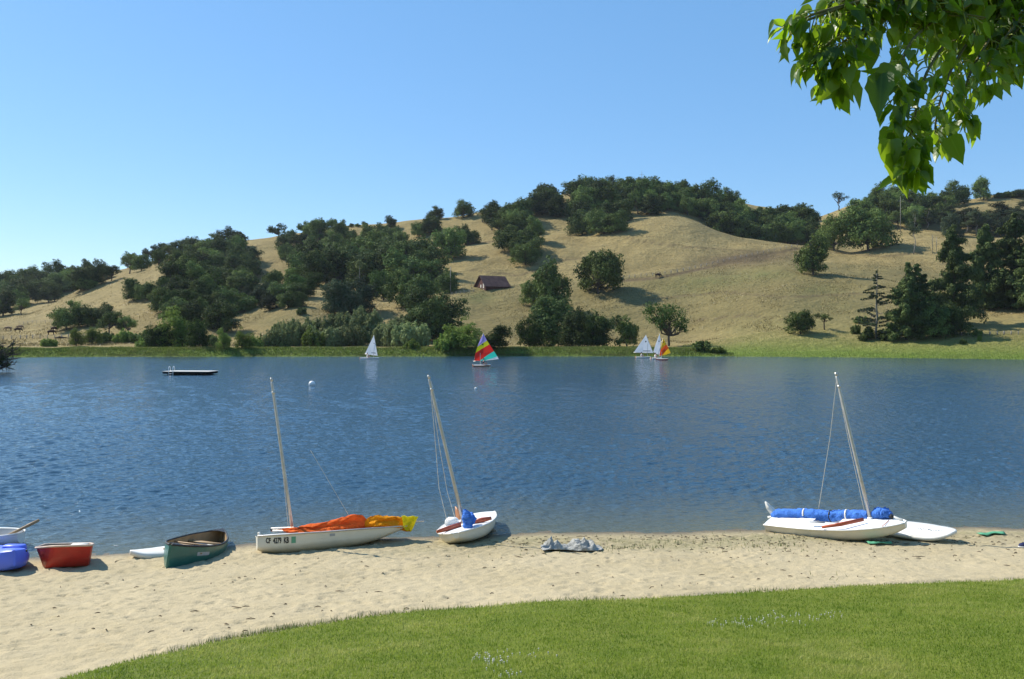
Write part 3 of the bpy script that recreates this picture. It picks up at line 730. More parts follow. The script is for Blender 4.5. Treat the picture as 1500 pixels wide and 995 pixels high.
PROTO = {}
def proto(kind, k):
    key = (kind, k)
    if key in PROTO: return PROTO[key]
    s = hash(kind) if False else sum(map(ord, kind)) * 13 + k * 101
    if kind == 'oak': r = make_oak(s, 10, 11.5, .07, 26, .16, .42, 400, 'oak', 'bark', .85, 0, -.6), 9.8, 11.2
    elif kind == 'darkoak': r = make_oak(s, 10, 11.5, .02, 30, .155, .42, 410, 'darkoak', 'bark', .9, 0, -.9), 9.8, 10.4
    elif kind == 'openoak': r = make_oak(s, 10, 11.5, .18, 20, .14, .40, 420, 'oak', 'bark', .75, 0, -.45), 10., 10.8
    elif kind == 'wideoak': r = make_oak(s, 9, 13.5, .10, 30, .14, .42, 400, 'oak', 'bark', .85, 0, -.55), 9., 12.8
    elif kind == 'greenoak': r = make_oak(s, 10, 11.5, .03, 28, .15, .40, 400, 'willow2', 'bark', .9, 0, -.85), 9.8, 10.6
    elif kind == 'silveroak': r = make_oak(s, 10, 12.5, .03, 30, .145, .40, 400, 'silver2', 'bark', .8, 0, -.85), 9.8, 11.6
    elif kind == 'sparse': r = make_oak(s, 10, 11, .30, 11, .13, .36, 300, 'oak', 'bark', .75, .12, -.1), 10., 11.
    elif kind == 'yellowgreen': r = make_oak(s, 10, 10.5, .04, 28, .145, .38, 390, 'willow', 'bark', .95, 0, -.85), 9.8, 10.
    elif kind == 'lone': r = make_oak(s, 10, 10.5, .14, 30, .115, .34, 470, 'willow3', 'bark', .85, 0, -.6), 10., 10.5
    elif kind == 'willowbush': r = make_bush(s, 3.2, 6, 15, .32, 330, 'willow'), 3.2, 6.
    elif kind == 'silverbush': r = make_bush(s, 3.4, 6, 15, .30, 330, 'silver'), 3.4, 6.
    elif kind == 'darkbush': r = make_bush(s, 3., 5, 12, .30, 340, 'oak'), 3., 5.
    elif kind == 'pine': r = make_pine(s), 15., 8.
    elif kind == 'widepine': r = make_pine(s, 15, 11, .10, 18, irregular=.5), 15., 11.
    elif kind == 'twinpine': r = make_pine(s, 15, 9, .04, 19, irregular=.4, twin=True), 15., 9.
    elif kind == 'barepine': r = make_pine(s, 15, 9, .10, 15, keep=.6, irregular=.4, bark='palebark', mat='gum', tuft=.30), 15., 9.
    elif kind == 'gum': r = make_gum(s), 16., 6.
    elif kind == 'palm': r = make_palm(s), 12., 4.
    PROTO[key] = r
    return r
M['willow2'] = foliage('bright_oak_leaves', (.025, .05, .012), (.075, .125, .03), .28)
M['willow3'] = foliage('fresh_green_leaves', (.035, .065, .015), (.10, .155, .04), .3)
M['silver2'] = foliage('grey_green_oak_leaves', (.028, .045, .024), (.075, .10, .05))
NAMES = {'oak': 'oak_tree', 'darkoak': 'oak_tree', 'openoak': 'oak_tree', 'wideoak': 'oak_tree', 'greenoak': 'broadleaf_tree', 'silveroak': 'oak_tree', 'sparse': 'oak_tree', 'yellowgreen': 'broadleaf_tree',
         'lone': 'broadleaf_tree', 'willowbush': 'shrub', 'silverbush': 'shrub', 'darkbush': 'shrub', 'pine': 'pine_tree', 'widepine': 'pine_tree', 'twinpine': 'pine_tree', 'barepine': 'pine_tree', 'gum': 'eucalyptus_tree', 'palm': 'palm_tree'}
SPREAD = {}
def plant(kind, px, py, h, w, label, group=None, var=None, Y=None, dY=0.):
    """A tree whose foot is seen at photo pixel (px, py), h pixels tall and w wide."""
    nv = 1 if kind in ('palm', 'lone', 'barepine', 'twinpine') else (3 if 'bush' in kind or 'pine' in kind or kind == 'gum' else 4)
    k = var if var is not None else random.randrange(nv)
    (tm, cm), h0, w0 = proto(kind, k)
    p = hill_at(px, Y) if Y else hill_hit(px, py)
    if dY: p = hill_at(px, p.y + dY)
    s = p.y / F
    if Y or dY: h = h + max(0, 0)
    name = NAMES[kind]; shrub = name == 'shrub'
    r = thing(name, label, 'shrub' if shrub else 'tree', p, group=group)
    r.rotation_euler = (0, 0, random.uniform(0, 6.283) if kind not in ('lone', 'twinpine') else 0)
    r.scale = (w * s / w0, w * s / w0, h * s / h0)
    link('stem' if shrub else 'trunk', tm, r); link('foliage' if shrub else 'crown', cm, r)
    return r

def wood(poly, n, kinds, h, label, group, wf=1.15, minpx=9.5):
    """Scatter trees over the part of a hillside seen inside a polygon of photo pixels."""
    xs = [p[0] for p in poly]; ys = [p[1] for p in poly]; pts = []; tries = 0
    while len(pts) < n and tries < 20000:
        tries += 1
        x = random.uniform(min(xs), max(xs)); y = random.uniform(min(ys), max(ys)); c = False
        for i in range(len(poly)):
            (x1, y1), (x2, y2) = poly[i], poly[i - 1]
            if (y1 > y) != (y2 > y) and x < (x2 - x1) * (y - y1) / (y2 - y1) + x1: c = not c
        if c and all(((x - a) / 1.5) ** 2 + ((y - b)) ** 2 > (minpx * (.55 if tries > 4000 else 1)) ** 2 for a, b in pts): pts.append((x, y))
    for x, y in sorted(pts, key=lambda q: q[1]):
        hh = random.uniform(*h); plant(random.choice(kinds), x, y, hh, hh * wf * random.uniform(.85, 1.2), label, group)

# ================================================================ trees: planting
D4 = ['darkoak', 'darkoak', 'oak', 'oak', 'openoak', 'wideoak']
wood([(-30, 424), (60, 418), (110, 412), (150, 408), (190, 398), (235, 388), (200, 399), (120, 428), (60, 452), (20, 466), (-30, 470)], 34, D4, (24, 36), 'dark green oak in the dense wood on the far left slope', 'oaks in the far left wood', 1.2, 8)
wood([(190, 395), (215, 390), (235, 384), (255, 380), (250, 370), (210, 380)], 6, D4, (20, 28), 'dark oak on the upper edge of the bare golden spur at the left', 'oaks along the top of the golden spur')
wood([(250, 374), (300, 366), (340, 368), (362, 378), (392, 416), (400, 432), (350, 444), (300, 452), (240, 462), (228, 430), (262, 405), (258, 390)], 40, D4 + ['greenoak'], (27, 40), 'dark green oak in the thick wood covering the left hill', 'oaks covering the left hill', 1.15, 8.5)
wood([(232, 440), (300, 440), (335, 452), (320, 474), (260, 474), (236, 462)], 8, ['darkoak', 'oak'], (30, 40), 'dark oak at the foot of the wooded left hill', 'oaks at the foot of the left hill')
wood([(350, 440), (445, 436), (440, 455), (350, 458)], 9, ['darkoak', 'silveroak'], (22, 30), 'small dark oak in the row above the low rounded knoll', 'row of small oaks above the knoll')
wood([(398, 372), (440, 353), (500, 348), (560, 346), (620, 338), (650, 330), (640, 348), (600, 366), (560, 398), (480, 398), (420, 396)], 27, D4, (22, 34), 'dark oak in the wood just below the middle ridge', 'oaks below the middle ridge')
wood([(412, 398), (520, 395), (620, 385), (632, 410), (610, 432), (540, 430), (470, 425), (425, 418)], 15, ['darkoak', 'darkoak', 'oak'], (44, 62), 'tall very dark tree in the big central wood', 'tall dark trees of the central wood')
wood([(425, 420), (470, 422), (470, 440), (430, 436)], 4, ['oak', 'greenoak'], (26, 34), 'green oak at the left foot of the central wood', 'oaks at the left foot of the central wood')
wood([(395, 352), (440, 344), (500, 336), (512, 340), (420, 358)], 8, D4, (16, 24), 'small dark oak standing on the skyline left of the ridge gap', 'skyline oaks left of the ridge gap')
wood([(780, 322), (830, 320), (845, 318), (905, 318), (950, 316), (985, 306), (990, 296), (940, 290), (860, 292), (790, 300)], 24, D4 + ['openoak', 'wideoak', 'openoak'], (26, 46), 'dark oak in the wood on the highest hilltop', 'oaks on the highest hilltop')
wood([(950, 316), (1012, 316), (1014, 292), (965, 286), (948, 296)], 9, D4, (26, 34), 'dark oak in front of the bare golden summit', 'oaks in front of the bare summit')
wood([(845, 330), (905, 325), (900, 352), (850, 353)], 6, ['darkoak'], (32, 42), 'dark oak in the clump jutting out below the hilltop wood', 'clump of oaks below the hilltop wood')
wood([(718, 328), (765, 322), (775, 342), (770, 352), (722, 352)], 10, ['oak', 'openoak', 'darkoak'], (28, 42), 'loose oak in the small grove left of the hilltop wood', 'small grove left of the hilltop wood')
wood([(742, 356), (782, 350), (780, 392), (748, 393)], 6, ['darkoak', 'oak'], (28, 40), 'dark oak in the narrow clump above the barn', 'narrow clump of oaks above the barn')
for Yq, n, a, b in ((470, 9, 1012, 1195), (455, 9, 1025, 1190), (440, 10, 1045, 1185)):
    for i in range(n):
        x = a + (b - a) * (i + random.uniform(.2, .8)) / n
        hh = random.uniform(24, 46) if x < 1100 else random.uniform(22, 40)
        plant(random.choice(D4), x, 0, hh, hh * 1.25, 'dark oak in the belt of trees behind the golden rounded hill', 'belt of oaks behind the golden hill', Y=Yq)
for x, b, h in ((1016, 300, 24), (1030, 302, 26), (1046, 304, 28), (1062, 305, 28), (1078, 308, 26)): plant('oak', x, b, h, h * 1.15, 'dark oak on the ridge right of the bare summit', 'oaks right of the bare summit')
for x, b, h in ((1148, 318, 20), (1164, 320, 22), (1180, 324, 22), (1112, 310, 8), (1128, 311, 8)): plant('darkoak', x, b, h, h * 1.4, 'low dark oak on the dip of the ridge', 'low oaks on the dip of the ridge')
wood([(1240, 315), (1300, 306), (1350, 306), (1385, 305), (1385, 325), (1340, 338), (1262, 334)], 17, D4 + ['silveroak'], (26, 36), 'dark oak in the wood below the right hand skyline'.replace('right hand ', 'eastern '), 'oaks below the eastern skyline')
wood([(1350, 335), (1500, 332), (1530, 345), (1400, 350)], 15, ['gum', 'gum', 'silveroak'], (26, 40), 'thin feathery grey green tree in the row behind the pines', 'feathery trees behind the pines')
wood([(1380, 326), (1500, 322), (1510, 336), (1390, 338)], 10, ['silveroak', 'oak'], (16, 24), 'grey green tree under the golden knoll at the far right ridge', 'grey green trees under the right knoll')
wood([(1400, 447), (1500, 440), (1515, 452), (1420, 458)], 9, ['darkbush', 'darkoak'], (18, 26), 'dark undergrowth shrub in the shade below the tall pines', 'undergrowth below the tall pines')
wood([(140, 500), (240, 498), (320, 500), (318, 509), (160, 509)], 12, ['willowbush', 'darkbush'], (12, 20), 'low green bush on the left part of the far bank', 'low bushes on the left bank', 1.7)
wood([(470, 490), (600, 490), (600, 509), (470, 509)], 13, ['silverbush'], (30, 46), 'silvery grey green bush on the bank behind the small white sail', 'silvery bushes behind the white sail', 1.25)
wood([(398, 496), (470, 494), (470, 509), (398, 509)], 8, ['silverbush', 'silverbush', 'willowbush'], (26, 40), 'greyish bush on the bank below the rounded knoll', 'greyish bushes below the knoll', 1.0)

P = plant
# ridge and upper slope individuals
P('oak', 125, 400, 19, 24, 'small round oak alone on the far left skyline', var=0)
P('oak', 680, 319, 26, 36, 'round oak leaning over the skyline where the ridge steepens', var=1)
P('sparse', 706, 326, 22, 26, 'open crowned oak just right of the round skyline oak')
P('oak', 657, 318, 15, 22, 'low oak touching the left side of the round skyline oak')
P('oak', 572, 335, 18, 22, 'skyline oak right of the bare gap in the middle ridge')
for x, h in ((524, 6), (534, 8), (515, 6)): P('oak', x, 333, h, h * 1.6, 'tiny oak on the bare gap of the middle ridge', 'tiny oaks on the bare ridge gap')
P('oak', 638, 322, 20, 26, 'dark oak at the upper right end of the wood below the middle ridge')
P('wideoak', 656, 382, 50, 64, 'broad isolated oak with visible trunk on the golden slope left of the barn', var=0)
P('darkoak', 686, 358, 30, 36, 'compact dark oak directly above the broad isolated oak')
P('openoak', 850, 290, 28, 32, 'tallest open oak on the crest of the hilltop wood', var=2)
P('openoak', 896, 288, 30, 36, 'spreading open oak on the crest just right of the tallest one', var=1)
P('darkoak', 940, 288, 28, 36, 'dark pointed oak at the right end of the hilltop crest')
P('oak', 981, 274, 7, 12, 'tiny bush on the bare golden summit')
P('sparse', 1205, 313, 28, 30, 'gaunt see through oak on the skyline, the left one of a pair')
P('sparse', 1230, 309, 29, 30, 'gaunt oak on the skyline, the right one of a pair', var=1)
P('wideoak', 1272, 368, 62, 84, 'large spreading oak on the bare shelf beside the tall utility pole', var=2)
P('oak', 1222, 366, 54, 48, 'upright oak touching the left side of the large spreading oak', var=3)
P('oak', 1191, 403, 54, 56, 'lone dark oak casting a shadow in the middle of the pasture', var=0)
P('oak', 1312, 305, 34, 40, 'big dark skyline oak half hidden behind the hanging leaves')
P('oak', 1290, 302, 33, 38, 'dark skyline oak at the left end of the eastern wood')
P('openoak', 1364, 303, 22, 24, 'small open oak on the skyline right of the hanging leaves')
P('oak', 1405, 301, 38, 38, 'round dark oak on the skyline, left of the one on the knoll', var=1)
P('oak', 1440, 294, 36, 34, 'tall round oak standing on the shoulder of the golden knoll', var=2)
P('oak', 1385, 304, 26, 28, 'smaller oak under the left side of the round skyline oaks')
for x, h in ((1462, 9), (1474, 11), (1488, 14), (1500, 14)): P('darkoak', x, 290, h, h * 1.7, 'low dark oak on the skyline behind the golden knoll', 'low oaks behind the golden knoll')
P('gum', 1338, 372, 62, 26, 'slender young tree with a bare thin stem beside the utility pole')
# palm
P('palm', 527, 428, 46, 16, 'single pale fan palm standing out against the dark central wood')
# lower slope, middle
P('silveroak', 495, 458, 52, 56, 'grey green oak with a rounded crown left of the palm', var=0)
P('silveroak', 530, 456, 50, 50, 'grey green oak with a rounded crown just below the palm', var=1)
P('silveroak', 508, 462, 42, 50, 'lowest of the grey green oaks below the palm', var=2)
P('greenoak', 562, 440, 48, 44, 'bright green tree to the right of the palm', var=0)
P('oak', 590, 448, 54, 54, 'dark oak right of the bright green tree', var=2)
P('darkoak', 612, 452, 58, 60, 'dark tree behind the great round oak', var=0)
P('darkoak', 652, 430, 38, 40, 'dark oak beside the wooden pole left of the barn')
P('darkoak', 636, 498, 72, 80, 'great round almost black oak in front of the central wood', var=1)
P('darkoak', 612, 480, 60, 52, 'dark oak against the left side of the great round oak', var=2)
P('darkbush', 442, 461, 11, 18, 'single small dark bush on the rounded knoll')
P('darkbush', 528, 468, 17, 24, 'dark bush on the bare bank under the grey green oaks')
P('yellowgreen', 355, 511, 30, 34, 'small pale green tree on the bank below the knoll')
P('yellowgreen', 327, 511, 28, 24, 'small round green tree on the bank, left of the pale one')
P('willowbush', 372, 510, 18, 30, 'low pale bush on the bank beside the small pale tree')
# left meadow
P('oak', 97, 483, 44, 48, 'oak with a ragged grey green crown at the edge of the left meadow', var=1)
P('darkoak', 128, 478, 36, 42, 'dark oak right behind the ragged meadow oak')
P('darkoak', 150, 476, 34, 36, 'dark oak at the right end of the meadow clump')
P('openoak', 160, 492, 38, 42, 'slim oak with a clear trunk in the meadow', var=0)
P('openoak', 188, 492, 30, 28, 'small oak with a clear trunk, right of the slim one', var=3)
P('openoak', 178, 491, 24, 22, 'smallest oak between the two slim meadow oaks')
P('darkoak', 196, 440, 34, 36, 'left oak of the dark clump on the golden spur', var=3)
P('darkoak', 216, 440, 32, 36, 'right oak of the dark clump on the golden spur', var=0)
P('oak', 128, 425, 22, 28, 'round oak at the edge of the golden spur beside the far left wood')
P('yellowgreen', 112, 507, 29, 24, 'small bright green tree on the left bank', var=0)
P('yellowgreen', 135, 505, 28, 30, 'bright green tree touching the small one on the left bank', var=1)
P('yellowgreen', 262, 510, 56, 66, 'large light green tree on the left bank', var=2)
P('greenoak', 232, 510, 38, 48, 'mid green tree on the left side of the large light green one', var=1)
P('greenoak', 290, 510, 44, 40, 'mid green tree on the right side of the large light green one', var=2)
P('darkoak', 324, 484, 52, 56, 'heavy dark oak above the small green trees of the left bank', var=0)
P('willowbush', 70, 508, 14, 30, 'pale thin bush in the left meadow')
# lower slope, right of the middle
P('yellowgreen', 682, 511, 44, 66, 'large bright green willow on the bank behind the rainbow sail', var=3)
P('willowbush', 660, 511, 26, 44, 'bright green bush against the left of the large willow')
P('greenoak', 726, 511, 36, 46, 'darker green tree right of the large willow', var=3)
P('willowbush', 602, 511, 15, 26, 'yellow green bush at the foot of the great round oak')
P('wideoak', 876, 430, 68, 84, 'big oak with drooping limbs on the slope right of the barn', var=1)
P('darkoak', 808, 462, 84, 66, 'tall ragged oak between the barn and the drooping oak', var=2)
P('oak', 780, 450, 44, 42, 'small ragged oak at the left of the tall ragged one')
P('darkoak', 808, 508, 78, 74, 'dense dark tree on the bank under the tall ragged oak', var=3)
P('greenoak', 776, 509, 46, 42, 'greener tree at the left of the dense dark bank trees', var=0)
P('darkoak', 848, 509, 60, 52, 'dark tree on the bank in the middle of the dense group', var=1)
P('darkoak', 876, 509, 62, 62, 'rounded dark tree on the bank left of the white sails', var=0)
P('oak', 918, 508, 42, 42, 'smaller dark tree at the right end of the dense bank group', var=0)
P('lone', 980, 507, 68, 68, 'airy fresh green tree standing alone behind the sails')
P('darkbush', 1030, 514, 15, 42, 'low dark bush hugging the shore right of the sails')
P('willowbush', 1052, 517, 9, 22, 'small green bush beside the low dark shore bush')
# right pasture
P('oak', 1172, 489, 37, 42, 'round dense bush like tree at the foot of the right pasture', var=3)
P('sparse', 1208, 483, 28, 34, 'thin grey tree beside the round dense one', var=0)
P('darkbush', 1253, 489, 16, 16, 'small round shrub left of the bare pine')
P('darkbush', 1261, 474, 13, 22, 'small shrub just above the small round one')
P('barepine', 1284, 496, 98, 60, 'nearly bare tall pine with thin level branches')
P('darkbush', 1280, 498, 20, 40, 'dark shrub around the foot of the bare pine')
P('darkbush', 1305, 497, 20, 32, 'dark shrub between the bare pine and the twin topped pine')
P('twinpine', 1328, 498, 112, 60, 'twin topped pine next to the bare one')
P('pine', 1350, 496, 92, 52, 'dense pine right of the twin topped pine', var=2)
P('darkoak', 1372, 494, 62, 56, 'dark broad tree filling the gap beneath the pines', var=2)
P('darkoak', 1398, 492, 58, 48, 'dark broad tree at the right end of the shore pines', var=0)
P('widepine', 1398, 478, 146, 74, 'tallest broad pine in the shore group', var=0)
P('widepine', 1442, 452, 122, 56, 'open pine with gaps between its branches, middle of the right group', var=1)
P('widepine', 1484, 452, 136, 84, 'big broad pine at the right edge', var=2)
P('pine', 1512, 458, 120, 60, 'pine cut off by the right edge of the picture'.replace(' of the picture', ''), var=1)
P('willowbush', 1411, 504, 8, 10, 'tiny sapling on the shore meadow, the left one')
P('willowbush', 1434, 499, 8, 7, 'tiny sapling on the shore meadow, the right one')
P('darkbush', 1432, 493, 12, 16, 'small dark bush below the golden bank at the right')
# ================================================================ boats
def frame(bow, stern, heel=0.):
    """Matrix whose +X runs stern to bow, +Y to port, +Z up; origin midway on the deck line."""
    bow, stern = Vector(bow), Vector(stern); f = (bow - stern).normalized()
    l = Vector((0, 0, 1)).cross(f).normalized(); u = f.cross(l)
    R = Matrix.Rotation(heel, 3, f); l = R @ l; u = R @ u
    m = Matrix(((f.x, l.x, u.x, 0), (f.y, l.y, u.y, 0), (f.z, l.z, u.z, 0), (0, 0, 0, 1)))
    m.translation = (bow + stern) / 2
    return m, (bow - stern).length

class Hull:
    """Lofted hull: prof = half beam, keel and sheer height along u (0 stern, 1 bow); sec = lateral and vertical fractions from keel to sheer."""
    def __init__(s, L, B, prof, keel, sheer, sec):
        s.L, s.B = L, B; s.p, s.k, s.h = curve(prof), curve(keel), curve(sheer); s.sec = sec
    def pt(s, u, t, side=1, off=0.):
        fy = float(np.interp(t, np.linspace(0, 1, len(s.sec)), [q[0] for q in s.sec])); fz = float(np.interp(t, np.linspace(0, 1, len(s.sec)), [q[1] for q in s.sec]))
        b = float(s.p(np.array([u]))[0]) * s.B / 2; k = float(s.k(np.array([u]))[0]); h = float(s.h(np.array([u]))[0])
        return Vector(((u - .5) * s.L, side * (b * fy + off), k + (h - k) * fz))
    def shell(s, name, mat, parent, us=None, thick=0.):
        us = us if us is not None else np.linspace(0, 1, 33); n = len(s.sec); T = np.linspace(0, 1, n)
        mb = MB()
        rows = [[s.pt(u, t, -1) for t in T[::-1]] + [s.pt(u, t, 1) for t in T[1:]] for u in us]
        mb.grid(rows)
        for r in (rows[0], rows[-1]): mb.add(r, [tuple(range(len(r)))])
        o = mb.build(name, mat, parent)
        return o
    def sheer_line(s, side, n=33, off=0.01, dz=0., u0=0., u1=1.):
        return [s.pt(u, 1, side, off) + Vector((0, 0, dz)) for u in np.linspace(u0, u1, n)]

SUN_PROF = [(0, .72), (.15, .86), (.42, 1), (.62, .96), (.78, .78), (.88, .56), (.95, .32), (1, .10)]
SUN_SEC = [(0, 0), (.4, .03), (.74, .14), (.86, .30), (.93, .55), (.98, .85), (1, 1)]
def dinghy_hull(L, B, D=.34):
    return Hull(L, B, SUN_PROF, [(0, -D + .08), (.2, -D + .02), (.5, -D), (.72, -D + .03), (.86, -D + .09), (.95, -D + .17), (1, -D + .25)],
                [(0, 0), (.5, 0), (.85, .02), (1, .04)], SUN_SEC)

def dinghy_deck(h, root, mat, well=(.36, .56, .34)):
    us = np.linspace(0, 1, 41); vs = np.linspace(-1, 1, 13); mb = MB(); P = []
    for u in us:
        b = float(h.p(np.array([u]))[0]) * h.B / 2; z = float(h.h(np.array([u]))[0])
        P.append([Vector(((u - .5) * h.L, b * v, z + .035 * (1 - v * v) * min(1, b / .3) + .003)) for v in vs])
    flat = [p for r in P for p in r]; fs = []; nv = len(vs)
    for i in range(len(us) - 1):
        for j in range(nv - 1):
            um, vm = (us[i] + us[i + 1]) / 2, (vs[j] + vs[j + 1]) / 2
            if well and well[0] < um < well[1] and abs(vm) < well[2]: continue
            fs.append((i * nv + j, i * nv + j + 1, (i + 1) * nv + j + 1, (i + 1) * nv + j))
    mb.add(flat, fs); o = mb.build('deck', mat, root)
    if well:
        a, b, c = (well[0] - .5) * h.L - .02, (well[1] - .5) * h.L + .02, h.B / 2 * .36
        w = MB(); zt, zb = .03, -.17
        ring = lambda z, s: [(a + s, -c + s, z), (b - s, -c + s, z), (b - s, c - s, z), (a + s, c - s, z)]
        w.loft([ring(zt, 0), ring(zb, .05)], False); w.add(ring(zb, .05), [(0, 1, 2, 3)])
        w.build('cockpit', M['deckwhite'], root)
    return o

def bag(mb, pts, rx, rz, seed, n=14, mat=0, wob=.16, creases=2.2):
    """A gathered roll of cloth along a path of points: uneven, creased tube with closed ends."""
    pts = [Vector(p) for p in pts]; K = 12 * (len(pts) - 1); rings = []
    cum = np.linspace(0, 1, len(pts)); cx = [pchip(cum, [p[k] for p in pts], np.linspace(0, 1, K + 1)) for k in range(3)]
    ax = np.interp(np.linspace(0, 1, K + 1), cum, rx); az = np.interp(np.linspace(0, 1, K + 1), cum, rz)
    for i in range(K + 1):
        p = Vector((cx[0][i], cx[1][i], cx[2][i])); q = Vector([cx[k][min(i + 1, K)] - cx[k][max(i - 1, 0)] for k in range(3)]).normalized()
        side = q.cross(Vector((0, 0, 1))).normalized(); up = side.cross(q)
        ring = []
        for j in range(n):
            t = 2 * math.pi * j / n
            w = 1 + wob * float(fbm(np.array([j * .9 + seed * 7.3]), np.array([i * .30 * creases / 2 + seed]), 11 + seed, 3)[0]) * 2.4 + .07 * math.sin(j * 1.8 + i * .55 * creases + seed) * math.sin(i * .23 + seed)
            ring.append(p + (side * math.cos(t) * ax[i] + up * math.sin(t) * az[i]) * w)
        rings.append(ring)
    mb.loft(rings, True, True, mat)

def lace(points, name, root, inv, r=.006, mat='rope', n=5, sag=0.):
    mb = MB(); out = []
    for (a, b) in zip(points[:-1], points[1:]):
        a, b = Vector(a), Vector(b)
        for k in range(8):
            t = k / 8; out.append(a + (b - a) * t + Vector((0, 0, -sag * 4 * t * (1 - t))))
    out.append(Vector(points[-1])); mb.tube(out, r, n)
    return mb.build(name, M[mat], root, True, inv)

def mast(a, b, root, inv, r=.036):
    a, b = Vector(a), Vector(b); mb = MB(); mb.tube([a + (b - a) * t for t in (0, .3, .6, .97, 1)], [r, r, r * .95, r * .85, r * .7], 12)
    o = mb.build('mast', M['alu'], root, True, inv)
    d = (b - a).normalized(); cap = MB(); cap.tube([b - d * .03, b + d * .05], [r * .82, r * .76], 10)
    cap.tube([b - d * .30, b - d * .24], [r * .98] * 2, 10); cap.build('mast_fitting', M['alu'], o, True, inv)
    ft = MB(); ft.tube([a - d * .05, a + d * .05], [r * 1.7, r * 1.4], 10); ft.build('mast_collar', M['deckwhite'], o, True, inv)
    return o

def curved_text(h, txt, u0, u1, t0, t1, side, root, name, mat, flip):
    """Lettering laid on the hull side between stations u0..u1 and section heights t0..t1, standing 3 mm proud."""
    cu = bpy.data.curves.new('lettering', 'FONT'); cu.body = txt; cu.size = 1; cu.resolution_u = 2; cu.offset = .04
    o = bpy.data.objects.new('lettering', cu); COL.objects.link(o); bpy.context.view_layer.update()
    me = bpy.data.meshes.new_from_object(o.evaluated_get(bpy.context.evaluated_depsgraph_get())); bpy.data.objects.remove(o)
    xs = [v.co.x for v in me.vertices]; ys = [v.co.y for v in me.vertices]; x0, x1, y0, y1 = min(xs), max(xs), min(ys), max(ys)
    for v in me.vertices:
        fx = (v.co.x - x0) / (x1 - x0); fy = (v.co.y - y0) / (y1 - y0)
        v.co = h.pt(u0 + (u1 - u0) * fx, t0 + (t1 - t0) * fy, side, .005)
    me.materials.clear(); me.materials.append(M[mat]); me.update()
    return link(name, me, root)

# ---------------------------------------------------------------- boat with the orange sail
bow, stern = W(376, 789, 17.3), W(590, 772, 18.7)
m, L = frame(bow, stern, math.radians(15)); r = thing('sailing_dinghy', 'beached white sailing dinghy under an orange and yellow crumpled sail, lettered on its bow', 'sailboat', M=m, group='sailing dinghies drawn up on the beach')
inv = m.inverted(); h = Hull(L, 1.12, [(0, .50), (.15, .78), (.42, 1), (.62, .96), (.78, .78), (.88, .58), (.95, .38), (1, .16)], [(0, -.05), (.08, -.12), (.22, -.25), (.4, -.35), (.6, -.38), (.8, -.37), (.93, -.32), (1, -.23)], [(0, 0), (.5, 0), (.85, .02), (1, .04)], SUN_SEC)
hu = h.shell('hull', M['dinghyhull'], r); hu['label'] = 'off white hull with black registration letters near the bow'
dinghy_deck(h, r, M['deckwhite'])
for s in (-1, 1): mb = MB(); mb.tube(h.sheer_line(s), .016, 6); mb.build('gunwale_trim', M['alu'], r)
curved_text(h, 'CF  4279  KB', .955, .82, .66, .85, 1, r, 'registration_number', 'ink', 1)
mb = MB(); mb.grid([[h.pt(u, t, 1, .004) for u in np.linspace(.805, .778, 5)] for t in (.66, .75, .85)]); mb.build('registration_sticker', M['sticker'], r)
mb = MB(); mb.grid([[h.pt(u, t, 1, .004) for u in np.linspace(.565, .53, 5)] for t in (.78, .87)]); mb.build('hull_badge', M['greyprint'], r)
Yl = lambda px: 17.45 + (px - 376) / (590 - 376) * 1.25
mast(W(429, 782, Yl(425)), W(398, 557, Yl(425) + .25), r, inv)
lace([W(398.5, 562, Yl(425) + .22), W(415, 700, 17.75), W(423, 778, 17.7)], 'halyard', r, inv, .005)
lace([W(455, 660, 18.0), W(512, 757, 18.1)], 'sheet_rope', r, inv, .004)
# spars with the sail heaped over them
s1 = MB(); s1.tube([W(397, 775, 17.5), W(470, 772, 17.9), W(621, 763, 18.9)], .026, 8); s1.build('spar', M['alu'], r, True, inv); s1 = MB(); s1.tube([W(399, 778, 17.45), W(470, 780, 17.8), W(560, 771, 18.4)], .024, 8)
sp = s1.build('spar', M['alu'], r, True, inv)
e = MB(); e.tube([W(396, 776, 17.5), W(401, 775.5, 17.53)], .034, 8); e.build('spar_end_cap', M['black'], sp, True, inv)
def drape(cols, K, seed, amp=1.):
    """A sail dropped over its spars: per column (px, ridge row, crease row, bulge row, hem row, depth); loose folds run along it."""
    xs = [c[0] for c in cols]; rows = []
    T = np.linspace(xs[0], xs[-1], K)
    q = [pchip(xs, [c[k] for c in cols], T) for k in range(6)]
    for i in range(K):
        px, Yc = T[i], q[5][i]; e = min(1, 4 * i / K, 4 * (K - 1 - i) / K)
        prof = [(q[4][i], .16), (q[1][i] * .5 + q[4][i] * .5, .13), (q[1][i] * .85 + q[2][i] * .15, .05), (q[1][i], .0), (q[1][i] * .6 + q[2][i] * .4, -.05), (q[2][i], -.045), (q[2][i] * .5 + q[3][i] * .5, -.13), (q[3][i], -.19), (q[3][i] * .5 + q[4][i] * .5, -.20), (q[4][i], -.15), (q[4][i] + .6, -.13)]
        fine = np.interp(np.linspace(0, 10, 41), range(11), [p_[0] for p_ in prof]); fy = np.interp(np.linspace(0, 10, 41), range(11), [p_[1] for p_ in prof])
        row = []
        for j in range(41):
            n1 = float(fbm(np.array([i * .10 + seed]), np.array([j * .30 + i * .05]), 301 + seed, 3)[0]); n2 = float(fbm(np.array([i * .33]), np.array([j * .5 + seed]), 331 + seed, 2)[0])
            row.append(W(px, fine[j], Yc + fy[j] * e) + Vector((n2 * .02, (n1 * .10 + n2 * .02) * amp * e, (n1 * .022 + n2 * .009) * amp * e)))
        rows.append(row)
    return rows
